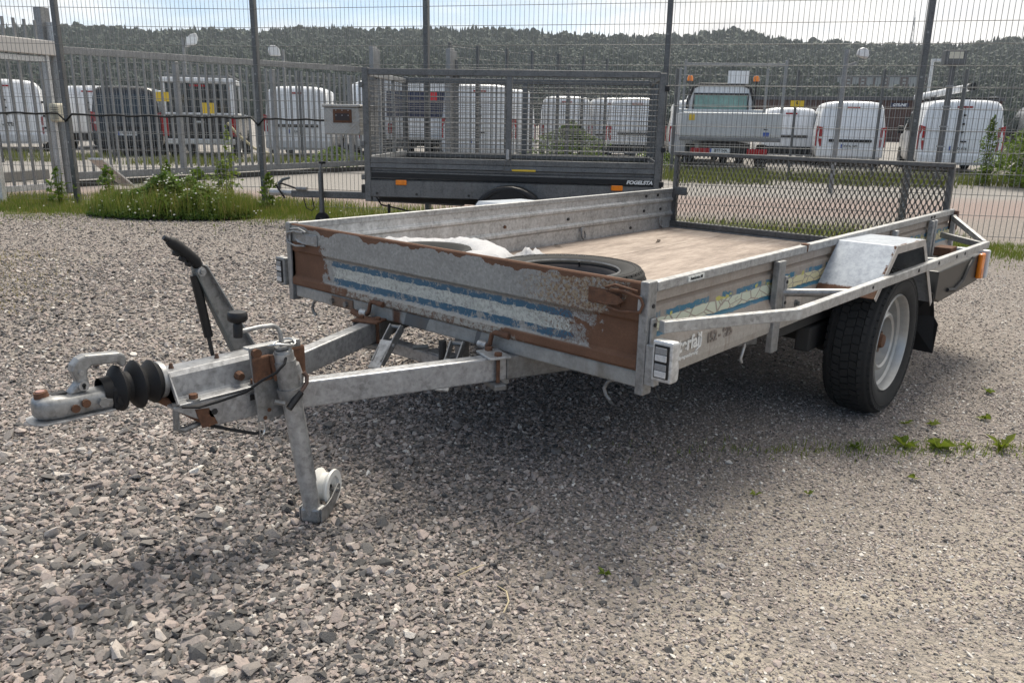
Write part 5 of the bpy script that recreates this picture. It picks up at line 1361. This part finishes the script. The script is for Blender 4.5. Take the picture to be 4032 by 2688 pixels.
# ------------------------------------------------------------------ drawbar
DB = galv('drawbar_zinc', .34, dirt=.12, tint=(1, 1.005, 1.02)); DBR = galv('spotted_drawbar_zinc', .48, rust=.12)
def frame(p, q): return V(p), V(q)
YC = .865
for s_ in (-1, 1):
    a = V((-1.0, YC + s_ * .045, .382)); b = V((-.735, YC + s_ * .058, .382)); c = V((-.02, YC + s_ * .335, .382)); d_ = V((1.0, YC + s_ * .72, .380))
    MB().prism([(-1.0, a.y - .025, .424), (-.73, b.y - .025, .422), (-.73, b.y - .025, .342), (-.885, a.y - .025, .342), (-.955, a.y - .025, .385), (-1.0, a.y - .025, .415)], (0, .05, 0)).build('drawbar_beam', DB, tr_, bevel=.004); MB().beam(b, c, .05, .080).build('drawbar_beam', DB, tr_, bevel=.005)
    MB().beam(c, d_, .05, .080).build('drawbar_beam', GALV_D, tr_, bevel=.005)
    # clamp: top plate, rods and bottom bracket
    k = V((-.055, YC + s_ * .322, 0)); e = (c - b).normalized(); g = V((-e.y, e.x, 0))
    cl = bpy.data.objects.new('beam_clamp', None); COL.objects.link(cl); cl.parent = tr_
    MB().beam(k + V((0, 0, .427)) - g * .055, k + V((0, 0, .427)) + g * .055, .075, .009, (0, 0, 1)).build('top_plate', GALV_L if s_ < 0 else RUST, cl, bevel=.003)
    for t_ in (-.036, .036):
        MB().cyl(k + g * t_ + V((0, 0, .33)), k + g * t_ + V((0, 0, .440)), .0065, 8).build('rod', RUST, cl, smooth=40)
        MB().cyl(k + g * t_ + V((0, 0, .431)), k + g * t_ + V((0, 0, .442)), .013, 6).build('nut', RUST, cl)
    MB().beam(k + V((0, 0, .330)) - g * .06, k + V((0, 0, .330)) + g * .06, .045, .022).build('bottom_bracket', GALV_D, cl, bevel=.006)
MB().box(-.10, .01, 1.225, 1.232, .345, .43).build('side_bracket', GALV, tr_, bevel=.004)
MB().beam((.02, .56, .322), (.02, 1.17, .322), .05, .045).build('cross_member', DB, tr_, bevel=.004)
MB().box(-.01, .05, .80, .93, .345, .352).build('pin_plate', GALV, tr_, bevel=.003); MB().cyl((-.05, .945, .368), (.0, .92, .366), .009, 12).build('spring_pin', STEEL_G, tr_, smooth=40)
MB().cyl((.02, .845, .350), (.02, .845, .362), .010, 6).build('bolt', GALV_L, tr_)
MB().cyl((-.04, .80, .33), (-.04, .80, .42), .014, 10).build('pin', DARK, tr_)
# folding support legs
for yt, yb, xt in ((1.055, 1.010, -.03), (.735, .665, -.03)):
    sl2 = bpy.data.objects.new('support_leg', None); COL.objects.link(sl2); sl2.parent = tr_
    t0, b0 = V((xt, yt, .420)), V((-.160, yb, .318)); ax = (b0 - t0).normalized(); sd = ax.cross(V((0, 0, 1))).normalized(); nv_ = sd.cross(ax)
    for q in (-.022, .022): MB().beam(t0 + sd * q, b0 + sd * q * .8, .006, .036, tuple(nv_)).build('side_plate', GALV, sl2, bevel=.002)
    MB().beam(t0 * .55 + b0 * .45 + nv_ * .016, b0 + ax * .030 + nv_ * .006, .048, .007, tuple(nv_)).build('foot_plate', GALV_L, sl2, bevel=.003)
    MB().cyl(t0 * .5 + b0 * .5 - sd * .030, t0 * .5 + b0 * .5 + sd * .030, .007, 8).build('pivot_pin', GALV_L, sl2)
    MB().cyl(t0 - sd * .026, t0 + sd * .026, .008, 10).build('hinge_pin', GALV_D, sl2)
MB().tube([(-.06, 1.19, .40), (-.075, 1.205, .415), (-.085, 1.225, .40), (-.085, 1.23, .37)], .007, 8).build('rope_hook', GALV_L, tr_, smooth=60)
MB().box(.02, .05, .76, .80, .25, .42).build('hanging_bracket', GALV_D, tr_)
# overrun housing: folded channel with flanges
x0, x1 = -.990, -.735
sec = [(-.085, .432), (-.052, .432), (-.046, .440), (-.040, .496), (-.030, .508), (.030, .508), (.040, .496), (.046, .440), (.052, .432), (.085, .432)]
MB().sheet([(x0, YC + a, b) for a, b in sec], (x1 - x0, 0, .002), (0, 0, -.005)).build('overrun_housing', DB, tr_, bevel=.0015)
MB().beam((x0 - .004, YC - .086, .434), (x0 - .002, YC - .04, .506), .012, .004, (1, 0, 0)).build('housing_edge', GALV_L, tr_)
for x, y in ((-.945, -.070), (-.765, -.070), (-.945, .070)):
    MB().cyl((x, YC + y, .4315), (x, YC + y, .436), .018, 14).build('washer', GALV, tr_); MB().cyl((x, YC + y, .436), (x, YC + y, .448), .0115, 6).build('bolt', RUST, tr_)
MB().cyl((-.800, YC - .046, .462), (-.800, YC - .064, .460), .014, 8, .011).build('bolt', RUST, tr_)
for x in (-.965, -.835): MB().tube([(x, YC, .507), (x, YC, .514), (x, YC, .522)], [.008, .006, .004], 8).build('grease_nipple', plain('brown_nipple', (.10, .055, .035), .7), tr_, smooth=30)
MB().cyl((-.892, YC - .0705, .386), (-.892, YC - .0745, .386), .016, 16).build('hole_rim', GALV_L, tr_); MB().cyl((-.892, YC - .0735, .386), (-.892, YC - .0755, .386), .009, 14).build('bolt_hole', INK, tr_)
MB().beam((-.790, YC - .0845, .402), (-.757, YC - .0845, .402), .002, .016).build('slot', INK, tr_)
MB().tube([(-1.01, YC - .01, .437), (-.96, YC - .05, .398), (-.90, YC - .06, .350)], .012, 8).build('brake_rod', RUST, tr_, smooth=40)
MB().prism([(-.945, YC - .072, .405), (-.905, YC - .072, .400), (-.885, YC - .072, .350), (-.93, YC - .072, .348)], (0, -.0025, 0)).build('rust_patch', RUST, tr_)
MB().tube([(-.99, YC - .06, .432), (-.993, YC - .06, .36), (-.975, YC - .06, .352), (-.93, YC - .055, .356)], .009, 8).build('rod_bracket', GALV_D, tr_, smooth=40)
# rubber bellows
bl = []
for i, (t0, rb_) in enumerate(((-1.126, .060), (-1.080, .064), (-1.040, .058))):
    bl += [(.036 + .003 * i, t0), (rb_ * .90, t0 + .012), (rb_, t0 + .019), (rb_ * .97, t0 + .024), (.038 + .003 * i, t0 + .036)]
bl = [(.034, -1.150), (.036, -1.128)] + bl + [(.046, -1.004), (.046, -.992)]
MB().lathe([(r, t + .0) for r, t in bl], (0, YC, .464), (1, 0, -.02), 32).build('rubber_bellows', RUBBER, tr_, smooth=50)
MB().lathe([(.0465, -1.006), (.0485, -1.005), (.0485, -.993), (.0465, -.992)], (0, YC, .464), (1, 0, -.02), 32).build('hose_clamp', GALV_L, tr_, smooth=40)
MB().box(-1.008, -.990, YC - .01, YC + .012, .5115, .520).build('clamp_screw', CHROME, tr_, bevel=.002)
# coupling head
hd_ = bpy.data.objects.new('coupling_head', None); COL.objects.link(hd_); hd_.parent = tr_
CP = galv('cast_coupling_zinc', .27, dirt=.6)
def loft(rings, cap=True):
    n = len(rings[0]); vs = [p for r in rings for p in r]; fs = []
    for i in range(len(rings) - 1):
        for k in range(n): fs.append((i * n + k, i * n + (k + 1) % n, (i + 1) * n + (k + 1) % n, (i + 1) * n + k))
    if cap: fs += [tuple(range(n)), tuple((len(rings) - 1) * n + k for k in range(n))]
    return MB().add(vs, fs)
def ring(x, hw, zb, zt, nose=0):
    o_ = []
    for k in range(16):
        a_ = 2 * math.pi * k / 16 + math.pi / 16; c_, s_ = math.cos(a_), math.sin(a_)
        sq = lambda v: math.copysign(abs(v) ** .55, v)
        o_.append((x, YC + hw * sq(c_), (zb + zt) / 2 + (zt - zb) / 2 * sq(s_)))
    return o_
loft([ring(-1.304, .012, .462, .492), ring(-1.299, .026, .456, .502), ring(-1.285, .036, .452, .508), ring(-1.255, .040, .449, .507), ring(-1.225, .036, .448, .501), ring(-1.18, .033, .446, .499), ring(-1.122, .033, .443, .498)]).build('body', CP, hd_, smooth=50)
fl_ = [(-1.318, -.012), (-1.312, -.034), (-1.29, -.046), (-1.25, -.047), (-1.2, -.041), (-1.13, -.037), (-1.13, .037), (-1.2, .041), (-1.25, .047), (-1.29, .046), (-1.312, .034), (-1.318, .012)]
MB().prism([(x, YC + y, .447 - (x + 1.318) * .03) for x, y in fl_], (0, 0, .005)).build('skirt', GALV_L, hd_, bevel=.001)
MB().cyl((-1.281, YC, .505), (-1.283, YC, .519), .017, 14, .015).build('nose_cap', RUST, hd_, smooth=40); MB().cyl((-1.283, YC, .518), (-1.283, YC, .521), .010, 12).build('cap_disc', plain('worn_red_cap', (.30, .17, .14), .7), hd_)
for x, z, mm in ((-1.223, .471, RUST), (-1.198, .478, RUST), (-1.157, .470, GALV)):
    MB().cyl((x, YC - .031, z), (x, YC - .043, z), .010 if mm is RUST else .013, 6 if mm is GALV else 10).build('bolt', mm, hd_)
MB().box(-1.135, -1.100, YC - .040, YC + .040, .438, .504).build('bellows_collar', RUBBER, hd_, bevel=.012)
MB().cyl((-1.115, YC - .038, .468), (-1.115, YC - .046, .468), .013, 10).build('collar_bolt', RUBBER, hd_, smooth=30)
hp_ = [(-1.228, .498), (-1.203, .525), (-1.213, .556), (-1.210, .570), (-1.196, .585), (-1.178, .590), (-1.098, .581), (-1.086, .575), (-1.082, .560), (-1.085, .545), (-1.094, .541), (-1.103, .555), (-1.165, .561), (-1.176, .553), (-1.178, .536), (-1.175, .515), (-1.180, .502)]
MB().prism([(x, YC - .016, z) for x, z in hp_], (0, .032, 0)).build('handle', galv('handle_zinc', .27, dirt=.2), hd_, bevel=.005)
MB().cyl((-1.192, YC - .016, .517), (-1.192, YC - .022, .517), .012, 14).build('lock', GALV_L, hd_); MB().cyl((-1.192, YC - .0215, .519), (-1.192, YC - .0235, .519), .005, 10).build('keyhole', INK, hd_); MB().box(-1.1945, -1.1895, YC - .0235, YC - .0215, .509, .518).build('keyhole', INK, hd_)
MB().cyl((-1.193, YC - .016, .550), (-1.193, YC - .020, .550), .006, 10).build('rivet', GALV_L, hd_)
MB().box(-1.262, -1.228, YC - .012, YC + .012, .5035, .508).build('slot', INK, hd_)
# mounting plate for the jockey wheel
yp = .758
MB().prism([(-.800, yp, .553), (-.640, yp, .550), (-.632, yp, .44), (-.655, yp, .34), (-.785, yp, .336)], (0, -.008, 0)).build('mounting_plate', GALV, tr_, bevel=.002)
MB().beam((-.80, yp + .01, .548), (-.64, yp + .01, .545), .03, .006).build('plate_fold', GALV_L, tr_)
for x, z, mm in ((-.783, .536, RUST), (-.660, .532, GALV_D)): MB().cyl((x, yp - .008, z), (x, yp - .020, z), .014, 8).build('bolt', mm, tr_, smooth=30)
for x, z in ((-.752, .365), (-.766, .345)): MB().cyl((x, yp - .008, z), (x, yp - .010, z), .006, 10).build('bolt_hole', RUST, tr_)
# jockey wheel with clamp
jk = bpy.data.objects.new('jockey_wheel', None); COL.objects.link(jk); jk.parent = tr_
JT = galv('jockey_tube_zinc', .36, dirt=.3)
yj = .715; top, bot = V((-.716, yj, .515)), V((-.655, yj - .01, .012)); ax = (bot - top).normalized()
MB().box(-.798, -.742, yp - .024, yp - .009, .455, .528).build('clamp_plate', RUST, jk, bevel=.006); MB().box(-.688, -.634, yp - .024, yp - .009, .44, .535).build('clamp_plate', RUST, jk, bevel=.010)
MB().tube([(-.745, yp - .03, .528), (-.742, yp - .033, .49), (-.735, yp - .030, .455)], .008, 8).build('clamp_rib', RUST, jk, smooth=40)
MB().cyl(top + ax * .005, top + ax * .115, .0305, 24).build('clamp_sleeve', GALV, jk, smooth=40)
RS = galv('stained_zinc', .34, rust=.62); MB().tube([top + V((.022, -.006, -.02)), top + V((.032, -.006, -.06)), top + V((.036, -.004, -.11))], [.018, .02, .014], 10).build('clamp_lug', RS, jk, smooth=50)
MB().cyl(top + ax * .085, top + ax * .125, .036, 24, .033).build('clamp_ring', GALV, jk, smooth=40)
MB().cyl(top - ax * .018, top + ax * .385, .0275, 24).build('outer_tube', JT, jk, smooth=40); MB().cyl(top + ax * .38, bot, .0245, 24).build('inner_tube', JT, jk, smooth=40)
MB().lathe([(.0, -.010), (.012, -.010), (.024, -.002), (.0275, .012)], top - ax * .022, ax, 24).build('tube_cap', GALV, jk, smooth=40)
MB().lathe([(0, -.012), (.021, -.012), (.022, -.006), (.0, -.004)], top - ax * .026, ax, 24).build('washer', GALV_D, jk, smooth=30)
q = top - ax * .03
MB().tube([q, q + V((-.004, 0, .045)), q + V((-.010, .003, .060)), q + V((-.025, .004, .068)), q + V((-.065, .004, .070)), q + V((-.118, .004, .068))], .0065, 8).build('crank', galv('crank_steel', .30, dirt=.4), jk, smooth=60)
kq = q + V((-.126, .004, .066)); kk = bpy.data.objects.new('crank_knob', None)
MB().lathe([(0, -.012), (.012, -.012), (.0125, .020), (.010, .026), (.021, .030), (.026, .036), (.026, .050), (.022, .056), (0, .058)], kq, (.04, 0, 1), 24).build('crank_knob', BLACK, jk, smooth=40)
MB().tube([top + V((.045, -.022, -.045)), top + V((.052, -.026, -.058)), top + V((.048, -.030, -.075)), top + V((.022, -.034, -.098))], .006, 8).build('clamp_lever', plain('brown_steel', (.085, .05, .038), .6), jk, smooth=60)
MB().tube([top + V((.024, -.034, -.096)), top + V((-.020, -.040, -.132))], [.0105, .0095], 10).build('lever_grip', BLACK, jk, smooth=40)
MB().tube([top + V((-.052, -.02, -.108)), top + V((-.026, -.03, -.118))], .007, 8).build('lock_bolt', GALV_D, jk)
# fork and white plastic wheel
tq_, nq_ = V((.866, .5, 0)), V((.5, -.866, 0)); wb_ = V((bot.x, bot.y, 0)); wc = wb_ + tq_ * .088 + V((0, 0, .064)); fk = MB()
for dy in (-.036, .032):
    o_ = wb_ + nq_ * dy
    fk.prism([tuple(o_ + tq_ * a + V((0, 0, z))) for a, z in ((-.022, .052), (-.020, .010), (.020, .006), (.070, .020), (.112, .052), (.116, .072), (.100, .080), (.052, .056), (.020, .050))], nq_ * .004)
fk.build('fork', GALV, jk, bevel=.001)
MB().prism([tuple(wb_ + tq_ * a + nq_ * b) + () for a, b in ()] or [tuple(wb_ + tq_ * a + nq_ * b + V((0, 0, .006))) for a, b in ((-.026, -.030), (.016, -.036), (.016, .036), (-.026, .030))], (0, 0, .046)).build('fork_base', GALV, jk, bevel=.008)
MB().cyl(wc - nq_ * .044, wc + nq_ * .044, .007, 10).build('axle_bolt', GALV_D, jk)
WHP = plain('white_wheel_plastic', (.62, .61, .58), .5, nz=.06)
MB().lathe([(.010, -.016), (.034, -.020), (.036, -.028), (.055, -.028), (.057, -.022), (.044, -.008), (.044, .008), (.057, .022), (.055, .028), (.036, .028), (.034, .020), (.010, .016)], wc + V((0, 0, .006)), (.5, -.866, 0), 28).build('wheel_tread', WHP, jk, smooth=35)
# breakaway cable
q = top + V((.002, -.012, .018))
MB().tube([(-.985, YC - .085, .425), (-.945, YC - .098, .418), (-.90, YC - .112, .425), (-.84, yp - .045, .447), (-.80, yj - .02, .475), (-.765, yj - .035, .492), (-.74, yj - .038, .512), q], .0038, 6).build('breakaway_cable', RUBBER, tr_, smooth=60)
rg = MB(); c_ = top + V((-.008, -.004, .045)); rg.tube([(c_.x + .040 * math.cos(a), c_.y + .022 * math.sin(a), c_.z + .006 * math.sin(a * 2)) for a in np.linspace(0, 6.283, 21)], .003, 6, False); rg.build('split_ring', CHROME, tr_, smooth=60)
MB().tube([q, q + V((.008, -.004, .012)), c_ + V((.02, -.018, 0))], [.006, .005, .003], 8).build('cable_clip', GALV_L, tr_)
MB().tube([(-.90, YC - .05, .342), (-.84, YC - .08, .318), (-.79, YC - .10, .300), (-.775, YC - .11, .305)], .0045, 6).build('safety_wire', RUBBER, tr_, smooth=60)
MB().tube([(-.785, YC - .11, .335), (-.782, YC - .11, .300), (-.772, YC - .11, .296), (-.766, YC - .11, .31), (-.770, YC - .11, .335)], .003, 6).build('ring_hook', CHROME, tr_, smooth=60)
# handbrake lever
hb = bpy.data.objects.new('handbrake', None); COL.objects.link(hb); hb.parent = tr_
yb = .935; pv, bs = V((-.832, yb, .752)), V((-.712, yb, .49)); e = (bs - pv).normalized()
ch = V((e.z, 0, -e.x)) * -1
lev = MB(); lev.prism([tuple(pv + ch * .018 - e * .02), tuple(pv - ch * .018 - e * .01), tuple(bs - ch * .036), tuple(bs + ch * .030)], (0, .004, 0)); lev.build('lever_web', GALV, hb, bevel=.001)
for sgn, wd in ((1, .018), (-1, .014)):
    a_ = pv + ch * (.018 * sgn); b_ = bs + ch * (.030 if sgn > 0 else -.036)
    MB().beam(a_ + V((0, -.009, 0)), b_ + V((0, -.011, 0)), .026, .003, tuple(ch)).build('lever_flange', GALV_L if sgn > 0 else STEEL_G, hb)
MB().cyl(pv + V((0, .004, .0)) + e * .01, pv + V((0, -.014, 0)) + e * .01, .013, 14).build('pivot_washer', GALV_L, hb); MB().cyl(pv + V((0, -.013, 0)) + e * .01, pv + V((0, -.022, 0)) + e * .01, .008, 6).build('pivot_bolt', GALV, hb)
gr_ = [pv - V((-.001, 0, -.006)), V((-.838, yb, .772)), V((-.860, yb, .795)), V((-.882, yb, .816)), V((-.898, yb, .829)), V((-.908, yb, .836))]
MB().tube(gr_, [.013, .0165, .0165, .0160, .0155, .011], 12).build('grip', RUBBER, hb, smooth=50)
for p in ((-.868, .789), (-.852, .774), (-.884, .806)):
    MB().tube([(p[0] - .005, yb - .008, p[1] - .007), (p[0] - .005, yb + .008, p[1] - .007)], .0085, 8).build('grip_ridge', RUBBER, hb, smooth=50)
MB().tube([V((-.906, yb, .836)), V((-.919, yb, .845))], [.009, .007], 10).build('release_button', BLACK, hb, smooth=40)
MB().cyl((-.846, yb - .004, .735), (-.820, yb - .004, .555), .0125, 12).build('gas_spring', BLACK, hb, smooth=40); MB().cyl((-.821, yb - .004, .56), (-.810, yb - .004, .48), .006, 8).build('spring_rod', DARK, hb, smooth=40)

# ------------------------------------------------------------------ things lying in the trailer
sp = thing('spare_tyre', 'black spare tyre with dark rim lying on the deck by the front panel', 'tyre', (.50, .685, .467))
st_ = tyre(sp, (0, 0, .085), (0, 0, 1), .300, .165, .195)
MB().lathe([(.196, .10), (.190, .14), (.182, .13), (.178, .06), (.165, .02), (0, .02)], (0, 0, 0), (0, 0, 1), 48).build('rim', plain('dark_brown_rim', (.055, .045, .04), .5, .3, nz=.25), sp, smooth=40)
MB().lathe([(.1955, .155), (.199, .160), (.203, .155)], (0, 0, 0), (0, 0, 1), 48).build('rim_edge', GALV_D, sp, smooth=40)
GREYL = plain('tyre_grey_lettering', (.10, .10, .10), .7)
for i, ch_ in enumerate('185R14C 102/100'):
    a_ = R_(86 - i * 4.6); rr = .247
    if ch_ == ' ': continue
    c = bpy.data.curves.new('tyre_lettering', 'FONT'); c.body = ch_; c.size = .024; c.align_x = 'CENTER'; c.align_y = 'CENTER'; c.extrude = .001; c.materials.append(GREYL)
    o_ = bpy.data.objects.new('tyre_lettering', c); COL.objects.link(o_); o_.parent = st_; o_.location = (rr * math.cos(a_), rr * math.sin(a_), .1685); o_.rotation_euler = (0, 0, a_ - R_(90) + R_(180) * 0)
MB().tube([(.17, .07, .135), (.165, .068, .155)], .004, 6).build('valve', RUBBER, sp)
cw = thing('covered_wheel', 'spare wheel wrapped in a crumpled white sack cover', 'wheel', (.40, 1.36, .467))
vs, fs = [], []; NU, NV = 96, 14
for i in range(NU):
    th = 2 * math.pi * i / NU
    for j in range(NV):
        ph = 2 * math.pi * j / NV
        wr = .5 * .008 * math.sin(th * 17 + 2.5 * math.sin(th * 5) + ph * .6) + .010 * abs(math.sin(th * 15 + 3 * math.sin(th * 3) + ph * .8)) ** .6 - .006 + .004 * math.sin(th * 47 + ph * 3) + .006 * math.sin(th * 4 + ph)
        R0, rx_, rz_ = .265, .105 + wr, .084 + wr * .9
        sq = lambda v: math.copysign(abs(v) ** .75, v)
        r_ = R0 + rx_ * sq(math.cos(ph)); vs.append((r_ * math.cos(th), r_ * math.sin(th), .088 + rz_ * sq(math.sin(ph))))
for i in range(NU):
    for j in range(NV): fs.append((i * NV + j, ((i + 1) % NU) * NV + j, ((i + 1) % NU) * NV + (j + 1) % NV, i * NV + (j + 1) % NV))
cm = M('white_sack_cloth', .75); cm.color(cm.mix(cm.noise(40, 4, .6), (.33, .33, .34), (.46, .46, .47))); cm.bump(cm.noise(60, 5, .7), .3, .01)
MB().add(vs, fs).build('cloth_cover', cm.mat, cw, smooth=180)
MB().lathe([(.10, .10), (.16, .165), (.185, .168), (.20, .14), (.20, .02), (.10, .02)], (0, 0, 0), (0, 0, 1), 40).build('tyre', TYRE_M, cw, smooth=50)
# crumpled white cloth tail
vs, fs = [], []
for i in range(10):
    for j in range(8):
        u, v_ = i / 9, j / 7
        vs.append((.17 * (u - .5), .12 * (v_ - .5), .004 + .040 * max(0, math.sin(math.pi * u) * math.sin(math.pi * v_)) * (1 + .5 * math.sin(u * 13 + v_ * 7)) + .01 * math.sin(u * 21) * v_))
for i in range(9):
    for j in range(7): fs.append((i * 8 + j, (i + 1) * 8 + j, (i + 1) * 8 + j + 1, i * 8 + j + 1))
rg_ = MB().add(vs, fs).build('crumpled_cloth', cm.mat, smooth=180, loc=(1.31, 1.56, .467)); rg_.rotation_euler = (0, 0, -.7)
tag(rg_, 'small crumpled white cloth lying on the deck between the two wheels', 'cloth')
for x, y, rz, lab in ((2.34, 1.42, .3, 'dark twig lying on the deck near the tailgate'), (1.72, 1.70, 1.2, 'brown leaf scrap by the far side board'), (1.78, .72, -.5, 'small dark leaf in the middle of the deck')):
    l_ = .07 if 'twig' in lab else .045
    o_ = MB().add([(-l_, 0, .002), (0, .008, .010), (l_, .002, .004), (0, -.007, .006), (l_ * .4, .02, .012)], [(0, 1, 3), (1, 2, 3), (1, 4, 2)]).build('dry_leaf' if 'leaf' in lab else 'twig', plain('dead_leaf_brown', (.05, .032, .02), .9), loc=(x, y, .467)); o_.rotation_euler = (0, 0, rz)
    tag(o_, lab, 'leaf' if 'leaf' in lab else 'twig')
# dry straws on the gravel
STRAW = plain('dry_straw', (.42, .35, .22), .8)
for pts, lab in (([(-.585, .165, .014), (-.55, .155, .02), (-.50, .150, .016)], 'pale wood splinter on the gravel in front of the jockey wheel'), ([(-.62, -.03, .012), (-.585, -.015, .02), (-.555, .02, .018), (-.545, .06, .012)], 'curved dry straw on the gravel at the bottom of the picture'), ([(-.27, .24, .014), (-.22, .235, .016)], 'short straw on the shaded gravel under the drawbar')):
    tag(MB().tube(pts, [.0015] + [.0022] * (len(pts) - 2) + [.001], 6).build('straw', STRAW), lab, 'straw')

# ------------------------------------------------------------------ air
hb_ = MB().box(-1690, 1690, -1690, 1690, -1.0, 230).build('haze', HAZE_MAT, kind='stuff')
